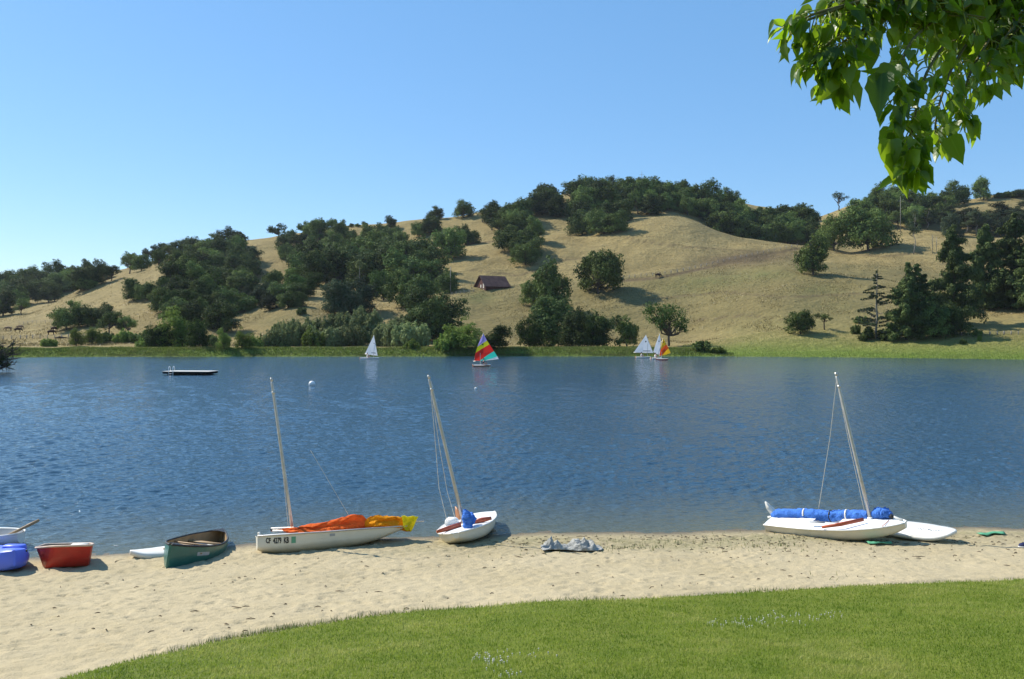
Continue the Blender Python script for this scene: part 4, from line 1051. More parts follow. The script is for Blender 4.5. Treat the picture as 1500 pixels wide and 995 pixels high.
mb = MB(); mb.grid(drape([(398, 775.5, 776.3, 777.5, 778.6, 17.52), (430, 772.5, 774.5, 778.5, 780.5, 17.65), (460, 768.5, 772.5, 779, 781.5, 17.8), (485, 763, 770, 777.5, 780, 17.95), (505, 757.5, 766, 775, 777.5, 18.05), (520, 753.5, 763, 773, 775.5, 18.13), (530, 754.5, 764, 771.5, 774, 18.18), (537, 761, 766, 770, 772.5, 18.22)], 90, 3))
o = mb.build('sail', M['orange'], r, True, inv); o['label'] = 'orange part of the heaped sail'
mb = MB(); mb.grid(drape([(533, 763, 766, 770, 772.5, 18.2), (541, 757.5, 763, 769, 771.5, 18.24), (552, 755, 761, 768.5, 771, 18.3), (568, 756, 761.5, 769, 771.5, 18.38), (585, 757, 763, 772, 775, 18.48), (597, 759, 765, 775, 778.5, 18.54), (601, 762, 767, 774, 778, 18.56)], 60, 8, .9))
o2 = mb.build('sail_panel', M['amber'], o, True, inv); o2['label'] = 'amber panel of the heaped sail'
mb = MB(); rows = []
for i in range(9):
    a = W(588 + i * .6, 756.5 + i * 2.5, 18.35 + .02 * math.sin(i)); b = W(613 - i * 1.35, 757 + i * 2.7, 18.6)
    rows.append([a + (b - a) * (k / 6) + Vector((0, .03 * math.sin(k * 1.7 + i), .012 * math.sin(k * 2.1 + i * .8))) for k in range(7)])
mb.grid(rows); mb.grid([[p + Vector((0, .012, .004)) for p in q] for q in rows]); o3 = mb.build('sail_corner', M['yellow'], o, True, inv); o3['label'] = 'bright yellow drooping corner of the sail'
mb = MB(); mb.box((0, 0, 0), (.001, .001, .001)) if False else None
mb.tube([h.pt(.985, 1, s * .5) + Vector((0, 0, dz)) for s, dz in ((-1, 0), (-1, .07), (1, .07), (1, 0))], .02, 8); mb.build('bow_handle', M['white'], r)

# ---------------------------------------------------------------- boat seen bow on, blue bag at the mast
bow, stern = W(668, 784, 17.75), W(697, 754, 20.6)
m, L = frame(bow, stern, math.radians(11)); r = thing('sailing_dinghy', 'beached white sailing dinghy seen bow on, heeled over, a blue sail bag by its mast', 'sailboat', M=m, group='sailing dinghies drawn up on the beach')
inv = m.inverted(); h = dinghy_hull(L, 1.26, .32)
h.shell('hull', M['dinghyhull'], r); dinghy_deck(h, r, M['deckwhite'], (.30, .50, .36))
for s in (-1, 1): mb = MB(); mb.tube(h.sheer_line(s), .018, 6); mb.build('gunwale_trim', M['white'], r)
mast(W(680, 770, 18.35), W(628.5, 553, 18.5), r, inv, .04)
mb = MB(); mb.tube([W(640, 779, 18.05), W(658, 774, 18.3), W(678, 767.5, 18.6)], [.03, .05, .045], 8, squash=(.7, 1.2)); mb.build('splash_rail', M['varnish'], r, True, inv); mb = MB(); mb.tube([W(690, 767, 18.7), W(706, 762, 18.75), W(720, 759, 18.75)], [.05, .05, .03], 8, squash=(.7, 1.2))
mb.build('splash_rail', M['varnish'], r, True, inv)
mb = MB(); a, b = W(667, 742, 20.1), W(677, 768, 19.9); q = (b - a).normalized(); w = q.cross(Vector((0, 1, 0))).normalized()
mb.loft([[a + w * .01 + Vector((0, dy, 0)) for dy in (-.015, .015)] + [a - w * .01 + Vector((0, dy, 0)) for dy in (.015, -.015)]] + [[a + (b - a) * t + w * x + Vector((0, dy, 0)) for x, dy in ((g, -.018), (g, .018), (-g, .018), (-g, -.018))] for t, g in ((.25, .05), (.6, .085), (1, .095))])
mb.build('rudder', M['mahogany'], r, True, inv)
mb = MB(); 
bag(mb, [W(686, 775, 18.15), W(685, 764, 18.2), W(683.5, 755, 18.25), W(680, 747, 18.3)], [.085, .125, .10, .04], [.085, .11, .09, .04], 4)
bag(mb, [W(684, 770, 18.2), W(691, 760, 18.4), W(689, 753, 18.6)], [.07, .10, .05], [.08, .09, .05], 6)
o = mb.build('sail_bag', M['bluecloth'], r, True, inv)
lace([W(630, 560, 18.5), W(637, 640, 18.9), W(643, 715, 19.2), W(655, 764, 19.4)], 'halyard', r, inv, .006)
lace([W(630.5, 562, 18.5), W(643, 650, 18.9), W(655, 720, 19.1), W(668, 764, 19.3)], 'halyard', r, inv, .006)
mb = MB(); P = W(662, 765, 19.5)
mb.loft([[P + Vector((x * s, y * s, z)) for x, y in ((-.16, -.1), (.13, -.1), (.16, .02), (.1, .12), (-.12, .12))] for s, z in ((.85, -.08), (1, -.02), (.95, .06), (.7, .1))]); mb.build('rope_bucket', M['deckwhite'], r, True, inv)

# ---------------------------------------------------------------- boat with the rolled blue sail
bow, stern = W(1327, 768, 17.75), W(1131, 760, 19.8)
m, L = frame(bow, stern, math.radians(9)); r = thing('sailing_dinghy', 'beached white sailing dinghy with its sail rolled in a blue cover along the deck', 'sailboat', M=m, group='sailing dinghies drawn up on the beach')
inv = m.inverted(); h = dinghy_hull(L, 1.2, .33)
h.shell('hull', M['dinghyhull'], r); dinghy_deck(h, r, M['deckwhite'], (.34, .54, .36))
for s in (-1, 1): mb = MB(); mb.tube(h.sheer_line(s), .018, 6); mb.build('gunwale_trim', M['white'], r)
Yb = lambda px: 19.75 - (px - 1131) / 196 * 1.95
mast(W(1275, 761, Yb(1272)), W(1225, 549, Yb(1272) + .55), r, inv, .038)
mb = MB()
cpts = [(1131, 756, .07), (1140, 754, .125), (1165, 753, .13), (1190, 754, .125), (1213, 756, .12), (1235, 755, .12), (1255, 755, .115), (1272, 755, .10)]
bag(mb, [W(a, b, Yb(a) + .12) for a, b, c in cpts], [c for a, b, c in cpts], [c * .95 for a, b, c in cpts], 2, 22, 0, .12, 2.2)
bag(mb, [W(1276, 757, Yb(1276) + .1), W(1287, 752, Yb(1287) + .1), W(1297, 752, Yb(1297) + .1), W(1306, 756, Yb(1306) + .1)], [.07, .135, .135, .06], [.07, .115, .11, .06], 9, 20, 0, .16, 2.6)
so_ = mb.build('sail_cover', M['bluecloth'], r, True, inv)
mb = MB()
for px, py in ((1179, 753.5), (1241, 755)):
    c = W(px, py, Yb(px) + .12); ax = (W(px + 10, py, Yb(px + 10)) - W(px, py, Yb(px))).normalized(); mb = MB(); mb.tube([c - ax * .015, c + ax * .015], [.134, .132], 14); mb.build('sail_tie', M['white'], so_, True, inv)
mb = MB()
for px, py in ((1217, 756),):
    c = W(px, py, Yb(px) + .12); ax = (W(px + 10, py, Yb(px + 10)) - W(px, py, Yb(px))).normalized(); mb.tube([c - ax * .012, c + ax * .012], [.130, .128], 14)
mb.build('sail_tie', M['ink'], so_, True, inv)
mb = MB(); mb.tube([W(1125, 758, 19.95), W(1150, 755, 19.7)], .028, 8); mb.build('spar', M['white'], r, True, inv)
mb = MB(); mb.tube([W(1296, 753, 18.2), W(1308, 757, 18.05), W(1322, 762, 17.8)], [.03, .028, .02], 8)
sp = mb.build('spar', M['white'], r, True, inv)
mb = MB(); c = W(1306, 755, 18.05); mb.tube([c + Vector((-.03, .01, .0)), c + Vector((.03, -.01, -.05))], [.05, .045], 8); mb.build('spar_end_cap', M['black'], sp, True, inv)
mb = MB(); a = [W(1121, 735, 19.95), W(1126, 743, 19.93), W(1134, 752, 19.85), W(1140, 757, 19.8)]; g = [.015, .065, .085, .075]
tq = (a[3] - a[0]).normalized(); nn = tq.cross(Vector((0, 1, 0))).normalized()
mb.loft([[p + nn * x + Vector((0, dy, 0)) for x, dy in ((w_, -.012), (w_, .012), (-w_, .012), (-w_, -.012))] for p, w_ in zip(a, g)])
mb.build('rudder', M['white'], r, True, inv)
mb = MB(); mb.tube([W(1204, 772.5, 18.35), W(1232, 768, 18.15), W(1265, 761, 18.15)], [.022, .034, .03], 8, squash=(.6, 1.25)); mb.build('splash_rail', M['varnish'], r, True, inv)
mb = MB(); mb.tube([W(1186, 764.5, 18.7), W(1208, 766, 18.5)], [.035, .03], 8, squash=(1, .5)); mb.build('tiller', M['greyprint'], r, True, inv)
for a, b in (((1167, 762), (1157, 771)), ((1302, 763), (1292, 772))): 
    lace([W(*a, Yb(a[0]) - .1) + Vector((0, 0, .012)), W(*b, Yb(b[0]) - .42) + Vector((0, 0, .012))], 'deck_line', r, inv, .008, 'varnish')
lace([W(1225.5, 556, 18.9), W(1216, 640, 19.0), W(1199, 746, 19.1)], 'halyard', r, inv, .006)
lace([W(1226, 560, 18.9), W(1244, 650, 18.7), W(1266, 748, 18.45)], 'halyard', r, inv, .006)

# ---------------------------------------------------------------- boards
def board(name, label, cat, nose, tail, Bw, th, roll, mats, text=None):
    m, L = frame(nose, tail, roll); r = thing(name, label, cat, M=m)
    mb = MB(); us = np.linspace(0, 1, 29); pr = curve([(0, .30), (.06, .58), (.3, .92), (.6, 1), (.82, .84), (.93, .55), (.985, .22), (1, .06)])
    rings = []
    for u in us:
        b = float(pr(np.array([u]))[0]) * Bw / 2; t = th * min(1, .35 + 2.2 * min(u, 1 - u) + .2); lift = .10 * max(0, (u - .72) / .28) ** 2
        rings.append([Vector(((u - .5) * L, b * y, z * t + lift)) for y, z in ((-1, 0), (-.92, .38), (-.6, .52), (0, .56), (.6, .52), (.92, .38), (1, 0), (.9, -.40), (.55, -.5), (0, -.5), (-.55, -.5), (-.9, -.40))])
    mb.loft(rings); d = mb.build('board_body', mats[0], r)
    return r, L
r, L = board('sailboard', 'white sailboard lying on the sand beside the bow of the blue covered dinghy', 'board', W(1402, 786, 17.8), W(1270, 768, 19.3), .78, .12, math.radians(13), [M['white']])
mb = MB(); cu = bpy.data.curves.new('lettering', 'FONT'); cu.body = 'wINDSUrF'.upper() if False else '- -|-|- -|-'; 
# worn, unreadable grey print across the deck: short smudged strokes
rngp = random.Random(4)
for k in range(11):
    x = L * .5 - .78 + k * .052; y = -.02 + rngp.uniform(-.012, .012)
    mb.box((x, y, .076 + .004), (.012 + .02 * rngp.random(), .018 + .03 * rngp.random(), .004), Matrix.Rotation(rngp.uniform(-.5, .5), 3, 'Z'))
mb.build('worn_print', M['greyprint'], r)
mb = MB(); mb.tube([(-L * .5 + .2, 0, -.05), (-L * .5 + .12, 0, -.20)], [.05, .02], 8, squash=(1, .3)); mb.build('fin', M['black'], r)
r, L = board('sailboard', 'white board with a shaded brown nose, half hidden behind the green canoe', 'board', W(190, 817, 16.95), W(330, 800, 18.3), .62, .17, math.radians(-4), [surf('blotched_white_board', (.74, .72, .66), .45, .4, .1, 2, .1, (.35, .28, .18))])  # brown blotches, random over the board, stand for the shaded nose underside
mb = MB(); mb.tube([(-L * .5 + .2, 0, -.05), (-L * .5 + .12, 0, -.20)], [.05, .02], 8, squash=(1, .3)); mb.build('fin', M['black'], r)

# ---------------------------------------------------------------- green canoe
bow, stern = W(250, 798, 15.75), W(326, 775.5, 18.7)
m, L = frame(bow, stern, math.radians(-7)); r = thing('canoe', 'dark green open canoe pointing at the lawn, pulled up on the sand', 'canoe', M=m); inv = m.inverted()
CAN = [(0, .05), (.05, .22), (.15, .52), (.32, .88), (.5, 1), (.68, .88), (.85, .52), (.95, .22), (1, .05)]
CSEC = [(0, 0), (.35, .015), (.66, .07), (.86, .20), (.96, .42), (1, .68), (.985, 1)]
h = Hull(L, .98, CAN, [(0, -.40), (.06, -.49), (.2, -.53), (.5, -.54), (.8, -.54), (.94, -.52), (1, -.44)], [(0, 0), (.2, -.06), (.5, -.10), (.8, -.06), (1, 0)], CSEC)
h.shell('hull', M['canoegreen'], r)
hi = Hull(L * .975, .93, CAN, [(0, -.32), (.06, -.44), (.2, -.49), (.5, -.5), (.8, -.5), (.94, -.47), (1, -.34)], [(0, -.01), (.2, -.065), (.5, -.105), (.8, -.065), (1, -.01)], CSEC)
hi.shell('inner_skin', M['tan'], r)
for s in (-1, 1): mb = MB(); mb.tube(h.sheer_line(s, 33, -.004), .020, 8); mb.build('gunwale', M['black'], r)
for u0, u1 in ((.90, .995), (.005, .10)):
    mb = MB(); rows = []
    for u in np.linspace(u0, u1, 7): rows.append([h.pt(u, 1, -1) + Vector((0, 0, .012)), h.pt(u, 1, -1) * .5 + h.pt(u, 1, 1) * .5 + Vector((0, 0, .035)), h.pt(u, 1, 1) + Vector((0, 0, .012))])
    mb.grid(rows); mb.build('end_deck', M['black'], r)
for u in (.28, .74):
    mb = MB(); p, q = h.pt(u, .86, -1), h.pt(u, .86, 1); mb.box((p + q) / 2, (.20, (q - p).length - .03, .025)); mb.build('seat', M['tan'], r)
for u in (.5, .6):
    mb = MB(); p, q = h.pt(u, .93, -1), h.pt(u, .93, 1); mb.tube([p, q], .022, 8, squash=(1.5, .7)); mb.build('thwart', M['wood'], r)
mb = MB(); mb.grid([[h.pt(u, t, 1, .004) for u in np.linspace(.80, .68, 6)] for t in (.80, .88)]); mb.build('hull_badge', M['greyprint'], r)

# ---------------------------------------------------------------- faded red dinghy
r = thing('pram_dinghy', 'faded red stubby dinghy with a pale rim on the sand beside the blue kayak', 'dinghy', M=Matrix.Identity(4)); 
def ringpx(pts): return [W(a, b, c) for a, b, c in pts]
top = ringpx([(51, 803, 16.35), (76, 800.5, 15.85), (134, 799, 15.95), (137, 797, 16.3), (131, 796, 17.2), (66, 797.5, 17.2)])
botm = ringpx([(62, 829, 16.25), (67, 832, 15.95), (128, 829, 16.05), (132, 827, 16.35), (124, 818, 16.95), (70, 819, 16.95)])
c0 = sum(botm, Vector()) / 6; c1 = sum(top, Vector()) / 6; base = Vector((c0.x, c0.y, c0.z)); r.location = base; Minv = Matrix.Translation(-base)
def shrink(P, c, f): return [c + (p - c) * f for p in P]
def soft(P, n=5, rr=.10):
    out = []
    for i, p in enumerate(P):
        a, b = P[i - 1], P[(i + 1) % len(P)]
        for k in range(n):
            t = k / (n - 1); u0 = p + (a - p) * rr * (1 - t); u1 = p + (b - p) * rr * t; out.append(u0 + (u1 - p))
    return out
mb = MB(); T, B_ = soft(top), soft(botm); mid = [b + (t - b) * .5 for t, b in zip(T, B_)]; 
mb.loft([shrink(B_, c0, .9), B_, mid, T], False); mb.add(shrink(B_, c0, .9), [tuple(range(len(B_)))])
mb.build('hull', M['redhull'], r, True, Minv)
mb = MB(); dn = Vector((0, 0, -.25)); Ti = shrink(T, c1, .93)
mb.loft([Ti, shrink([p + dn for p in Ti], c1 + dn, .86)], False); q = shrink([p + dn for p in Ti], c1 + dn, .86); mb.add(q, [tuple(range(len(q)))]); mb.build('inner_skin', M['tan'], r, True, Minv)
mb = MB(); mb.tube(T + [T[0]], .024, 8, squash=(1, .8)); mb.build('rim', surf('pale_rim', (.55, .42, .33), .6, .3, .2, 6, .2), r, True, Minv)
mb = MB(); mb.box((c1 + Vector((.12, .12, -.05))), (.30, .42, .03), Matrix.Rotation(.1, 3, 'Z')); mb.build('seat', M['white'], r, True, Minv)

# ---------------------------------------------------------------- blue kayak
bow, stern = W(20.5, 812, 15.6), W(-34, 800, 17.9)
m, L = frame(bow, stern, 0); r = thing('kayak', 'bright blue moulded plastic kayak cut off by the left edge, its bow toward the lawn'.replace(' cut off by the left edge,', ' beside the faded red dinghy,'), 'kayak', M=m); inv = m.inverted()
KP = [(0, .10), (.08, .45), (.25, .85), (.5, 1), (.75, .92), (.88, .72), (.95, .50), (.985, .22), (1, .05)]
KS = [(0, 0), (.5, .02), (.84, .12), (.97, .35), (1, .6), (.93, .86), (.80, 1)]
h = Hull(L, .92, KP, [(0, -.15), (.1, -.26), (.5, -.30), (.9, -.30), (.97, -.27), (1, -.22)], [(0, .02), (.5, -.01), (.85, .03), (1, .06)], KS)
h.shell('hull', M['kayakblue'], r)
mb = MB(); P = []
for u in np.linspace(.004, .996, 33):
    b = float(h.p(np.array([u]))[0]) * h.B / 2 * .80; z = float(h.h(np.array([u]))[0]); P.append([Vector(((u - .5) * L, b * v, z + .05 * (1 - v * v) * min(1, b / .2))) for v in np.linspace(-1, 1, 9)])
mb.grid(P); mb.build('deck', M['kayakblue'], r)
mb = MB(); c = W(21, 802.5, 16.4)
R = m.to_3x3()
mb.loft([[c + Vector((x * s * .21, y * s * .10, z)) for x, y in [(math.copysign(abs(math.cos(t)) ** .4, math.cos(t)), math.copysign(abs(math.sin(t)) ** .4, math.sin(t))) for t in np.linspace(0, 6.283, 20, endpoint=False)]] for s, z in ((1.08, -.12), (1.0, 0), (.98, .03), (.9, .055))]); mb.build('seat_back', M['kayakblue'], r, True, inv)
mb = MB(); c = h.pt(.93, .86, 1, .004); mb.tube([c, c + Vector((0, .02, .006))], .022, 8); mb.build('drain_plug', M['black'], r)

# ---------------------------------------------------------------- white rowing boat at the left and its oar
bow, stern = W(31, 783, 18.0), W(-150, 779, 19.0)
m, L = frame(bow, stern, 0); r = thing('rowing_boat', 'white rowing boat half in the water behind the blue kayak', 'rowing boat', M=m)
RP = [(0, .62), (.2, .85), (.5, 1), (.75, .88), (.9, .62), (.97, .36), (1, .16)]
h = Hull(L, 1.2, RP, [(0, -.22), (.3, -.30), (.6, -.30), (.85, -.27), (1, -.18)], [(0, 0), (.5, -.02), (1, .03)], [(0, 0), (.5, .05), (.82, .25), (.94, .55), (1, 1)])
h.shell('hull', M['white'], r)
hi = Hull(L * .97, 1.1, RP, [(0, -.18), (.3, -.26), (.6, -.26), (.85, -.23), (1, -.13)], [(0, -.004), (.5, -.024), (1, .026)], [(0, 0), (.5, .05), (.82, .25), (.94, .55), (1, 1)])
hi.shell('inner_skin', M['greyprint'], r)
for s in (-1, 1): mb = MB(); mb.tube(h.sheer_line(s, 25, -.01), .022, 8); mb.build('gunwale', M['white'], r)
mb = MB(); mb.box((L * .12, 0, -.06), (.25, 1.02, .03)); mb.build('seat', M['wood'], r)
a, b = W(-20, 800, 17.75), W(57.5, 762, 18.2)
o = MB(); q = b - a; o.tube([a, a + q * .75, a + q * .8, b], [.028, .030, .034, .030], 8); ob = o.build('oar', M['wood'], None)
tag(ob, 'wooden oar resting aslant on the white rowing boat', 'oar')

# ---------------------------------------------------------------- small things on the sand
def crumple(name, label, cat, pts, mat, seed, thick=.012):
    pass
rows = []; hp = near_hit(838, 808)
for i in range(61):
    row = []
    for j in range(31):
        u, v = i / 60, j / 30
        x = (u - .5) * 1.22; y = (v - .5) * .62
        z = .10 * (1 - abs(float(fbm(np.array([u * 4.2 + 3]), np.array([v * 2.3]), 211, 2)[0])) * 2.2) * .8 + .06 * (1 - abs(float(fbm(np.array([u * 9]), np.array([v * 4]), 223, 2)[0])) * 3) 
        z = max(z, 0) * (math.sin(math.pi * min(1, max(0, v))) ** .5) * (.35 + .9 * abs(math.sin(u * math.pi * 2.0 + .5)) ** .7) * min(1, 6 * u, 6 * (1 - u)) * 1.4
        x += .06 * float(fbm(np.array([u * 4]), np.array([v * 4 + 9]), 231, 3)[0]); y += .10 * float(fbm(np.array([u * 3.5]), np.array([v * 2]), 237, 3)[0])
        y += .06 * math.sin(u * 7)
        row.append(Vector((hp.x + x, hp.y + .28 + y, max(float(zg(hp.x + x, hp.y + .28 + y)) + .03 + z, 0))))
    rows.append(row)
mb = MB(); mb.grid(rows); ob = mb.build('crumpled_tarp', M['tarp'], None)
sm = ob.modifiers.new('thick', 'SOLIDIFY'); sm.thickness = .01; sm.offset = 0
tag(ob, 'crumpled grey white tarpaulin lying on the sand', 'tarp')
for px, py, wpx, hh, lab in ((1288, 797.5, 34, .22, 'green mat under the bow of the blue covered dinghy'), (1452, 784.5, 36, .30, 'faded green mat half buried at the water edge on the right')):
    p = near_hit(px, py); wd = wpx / F * p.y; mb = MB(); rows = []
    for i in range(13):
        u = i / 12; ww = .5 * hh * (math.sin(math.pi * (.12 + .76 * u)) ** .6) * (1 + .25 * math.sin(u * 9 + px))
        rows.append([Vector((p.x + (u - .5) * wd, p.y + v * ww * 2, sand_z(p.x + (u - .5) * wd, p.y + v * ww * 2) + .035 + .02 * math.sin(u * 8 + v * 5) * (1 - abs(v)))) for v in np.linspace(-.5, .5, 5)])
    mb.grid(rows); ob = mb.build('mat', M['greenmat'], None); sm = ob.modifiers.new('thick', 'SOLIDIFY'); sm.thickness = .012; sm.offset = -1
    tag(ob, lab, 'mat', 'green mats on the sand')
p = near_hit(1502, 802); r = thing('shoe', 'small dark blue shoe with a pale sole on the sand at the right', 'shoe', p)
mb = MB(); mb.loft([[Vector((x + dx, y * wd, z)) for x, y in [(math.cos(t) * .15, math.sin(t) * .06) for t in np.linspace(0, 6.283, 14, endpoint=False)]] for z, wd, dx in ((.0, 1, 0), (.03, 1.05, 0))]); mb.build('sole', M['white'], r)
mb = MB(); mb.loft([[Vector((math.cos(t) * .14 * sx + dx, math.sin(t) * .055 * sy, z)) for t in np.linspace(0, 6.283, 14, endpoint=False)] for z, sx, sy, dx in ((.03, 1, 1, 0), (.07, .95, .95, .0), (.10, .6, .75, .05), (.13, .45, .7, .07))]); mb.build('upper', surf('navy_canvas', (.05, .06, .16), .7, .2, .15, 20, .2), r)
# ================================================================ people, cattle (one continuous skinned body each)
def skin_mesh(name, verts, radii, edges, mat, sub=2):
    me = bpy.data.meshes.new(name); me.from_pydata(verts, edges, [])
    o = bpy.data.objects.new(name, me); COL.objects.link(o)
    o.modifiers.new('skin', 'SKIN'); sb = o.modifiers.new('sub', 'SUBSURF'); sb.levels = sub; sb.render_levels = sub
    for v, r in zip(me.skin_vertices[0].data, radii): v.radius = (r, r) if not hasattr(r, '__len__') else r
    me.skin_vertices[0].data[0].use_root = True
    bpy.context.view_layer.update()
    out = bpy.data.meshes.new_from_object(o.evaluated_get(bpy.context.evaluated_depsgraph_get()))
    bpy.data.objects.remove(o); bpy.data.meshes.remove(me)
    out.materials.clear(); out.materials.append(mat); out.polygons.foreach_set('use_smooth', [True] * len(out.polygons)); out.name = name
    return out

def sitting_person(loc, face, label, shirt, group):
    """A small crew figure sitting with bent knees; local +X is the way the person faces, origin at the seat."""
    r = thing('person', label, 'person', loc, group=group); r.rotation_euler = (0, 0, face)
    V = [(0, 0, .10), (.02, 0, .30), (.04, 0, .52), (.05, 0, .62), (.07, 0, .76), (.08, 0, .86)]
    R = [(.15, .17), (.13, .15), (.15, .17), .055, .095, .07]; E = [(i, i + 1) for i in range(5)]
    for s in (-1, 1):
        k = len(V); V += [(.04, s * .19, .52), (.18, s * .24, .30), (.38, s * .20, .34), (.46, s * .19, .36)]; R += [.06, .05, .04, .035]; E += [(2, k), (k, k + 1), (k + 1, k + 2), (k + 2, k + 3)]
        k = len(V); V += [(.10, s * .11, .08), (.46, s * .14, .28), (.56, s * .14, -.12), (.68, s * .14, -.14)]; R += [.085, .06, .05, .04]; E += [(0, k), (k, k + 1), (k + 1, k + 2), (k + 2, k + 3)]
    link('body', skin_mesh('person_body', V, R, E, M['skin']), r)
    Vs = [(0, 0, .08), (.02, 0, .30), (.04, 0, .54)]; Rs = [(.165, .185), (.145, .165), (.16, .18)]; Es = [(0, 1), (1, 2)]
    for s in (-1, 1): k = len(Vs); Vs += [(.04, s * .19, .53), (.13, s * .235, .38)]; Rs += [.075, .065]; Es += [(2, k), (k, k + 1)]
    link('shirt', skin_mesh('shirt', Vs, Rs, Es, shirt), r)
    mb = MB(); mb.loft([[Vector((.065 + .10 * q * math.cos(t), .092 * q * math.sin(t), z)) for t in np.linspace(0, 6.283, 12, endpoint=False)] for z, q in ((.78, .95), (.84, 1.05), (.90, .9), (.945, .5))]); mb.build('hair', M['hair'], r)
    return r

def cow(p, face, label, mat, group, s=1., graze=True):
    r = thing('horse' if 'horse' in label else 'cow', label, 'horse' if 'horse' in label else 'cow', p, group=group); r.rotation_euler = (0, 0, face); r.scale = (s, s, s)
    hx = (1.15, 0, .55) if graze else (1.25, 0, 1.45)
    V = [(0, 0, 1.0), (.5, 0, 1.02), (.72, 0, 1.08), (.95, 0, .95 if graze else 1.3), hx, (1.35, 0, hx[2] - .18), (-.5, 0, 1.02), (-.8, 0, 1.0), (-.92, 0, .6)]
    R = [(.34, .36), (.31, .34), (.24, .27), .16, .13, .08, (.32, .34), .2, .03]
    E = [(0, 1), (1, 2), (2, 3), (3, 4), (4, 5), (0, 6), (6, 7), (7, 8)]
    for x, par in ((.55, 1), (-.62, 6)):
        for sd in (-1, 1):
            k = len(V); V += [(x, sd * .20, .75), (x + (.04 if x > 0 else -.08), sd * .2, .40), (x, sd * .2, .0)]; R += [.12, .065, .055]; E += [(par, k), (k, k + 1), (k + 1, k + 2)]
    link('body', skin_mesh('cow_body', V, R, E, mat, 1), r)

# ================================================================ boats under sail on the far water
def far_boat(label, x0, x1, wl, head, panels, mastp, boom, gaff, hullmat, dots=(), bar=None, crew=None):
    """panels: (material, photo points of the sail panel); head: heading turn of the hull about the vertical."""
    Y = H * F / (wl - HY); c = W((x0 + x1) / 2, wl, Y); c.z = 0; Lp = (x1 - x0) / F * Y
    L = Lp / max(.55, abs(math.cos(head)))
    m = Matrix.Translation((c.x, c.y, .20)) @ Matrix.Rotation(head, 4, 'Z')
    r = thing('sailboat', label, 'sailboat', M=m); inv = m.inverted(); h = dinghy_hull(L, 1.2, .30)
    h.shell('hull', hullmat, r); dinghy_deck(h, r, M['deckwhite'], None)
    tgt = lambda px, py, dy=0.: W(px, py, Y + dy)
    mats, mb = [], MB()
    P0 = panels[0][1][0]
    cx_ = sum(p[0] for q in panels for p in q[1]) / sum(len(q[1]) for q in panels); cy_ = sum(p[1] for q in panels for p in q[1]) / sum(len(q[1]) for q in panels)
    for k, (mt, pts) in enumerate(panels):
        mats.append(M[mt]); ring = []
        for (px, py) in pts:
            d = math.hypot((px - cx_) / 16, (py - cy_) / 22); ring.append(tgt(px, py, .5 * min(1, d)))
        n = len(ring); cc = sum(ring, Vector()) / n; cc.y = Y + .2
        mb.add(ring + [cc], [(i, (i + 1) % n, n) for i in range(n)], k)
    s = mb.build('sail', mats, r, False, inv)
    for (px, py, rr) in dots:
        mb = MB(); ctr = tgt(px, py, -.06); q = rr / F * Y; mb.add([ctr + Vector((q * math.cos(t), 0, q * 1.15 * math.sin(t))) for t in np.linspace(0, 6.283, 12, endpoint=False)], [tuple(range(12))]); mb.build('sail_emblem', M['ink'], s, False, inv)
    if bar:
        (a, b, d) = bar; mb = MB(); mb.add([tgt(a[0], a[1], -.05), tgt(b[0], b[1], -.05), tgt(b[0], b[1] + d, -.05), tgt(a[0], a[1] + d, -.05)], [(0, 1, 2, 3)]); mb.build('sail_number', M['greyprint'], s, False, inv)
    mb = MB(); mb.tube([tgt(*boom[0], .45), tgt(*boom[1], .45)], .035, 6); mb.build('spar', M['alu'], r, True, inv); mb = MB(); mb.tube([tgt(*gaff[0], .5), tgt(*gaff[1], .5)], .035, 6); mb.build('spar', M['alu'], r, True, inv)
    mb = MB(); mb.tube([Vector((tgt(*mastp[0]).x, c.y, .1)), tgt(*mastp[1], .5)], .04, 6); mb.build('mast', M['alu'], r, True, inv)
    mb = MB(); q = h.pt(0, 1, 1); mb.box((-L / 2 - .06, 0, -.12), (.05, .22, .55)); mb.build('rudder', M['mahogany'], r)
    if crew:
        px, shirt, fl, lab = crew
        sitting_person((tgt(px, wl).x, c.y - .15, .24), fl, lab, M[shirt], 'crew of the small boats on the lake')
    return r
far_boat('small dinghy with a plain white triangular sail, alone near the far bank', 528, 555, 526, 0.25,
         [('whitecloth', [(547.5, 491.5), (553, 521), (544, 520.2), (534.5, 518.5), (541, 505)])], ((547, 525), (548.5, 503)), ((553.5, 521.2), (534, 518.7)), ((547.5, 491), (553.5, 521.5)), M['white'],
         [(548, 503, .7)], ((544, 516.2), (550.5, 516.8), 1.3), (538, 'paleshirt', .4, 'person in a pale shirt sitting in the dinghy with the plain white sail'))
far_boat('small dinghy with a purple, yellow, red and teal striped sail', 693, 719, 537, 0.2,
         [('purple', [(708, 489), (713.3, 499), (706, 503.5), (699.4, 508), (703, 499)]), ('yellow', [(713.3, 499), (717, 504.5), (706, 511), (696.6, 517), (699.4, 508), (706, 503.5)]),
          ('red', [(717, 504.5), (723.5, 514.5), (713, 521), (703, 528.6), (694, 529), (696.6, 517), (706, 511)]), ('teal', [(723.5, 514.5), (728.5, 522), (719, 525.5), (710.5, 528.2), (703, 528.6), (713, 521)]), ('whitecloth', [(728.5, 522), (730.5, 526), (720, 527.3), (710.5, 528.2), (719, 525.5)])],
         ((703.5, 536), (703.5, 507)), ((693.5, 529.3), (731, 526.2)), ((708, 488.3), (693.5, 529.6)), M['mahogany'], [(707, 504.6, 1.1)], None, (708, 'darkshirt', 0.2, 'person in dark clothes sitting under the striped sail'))
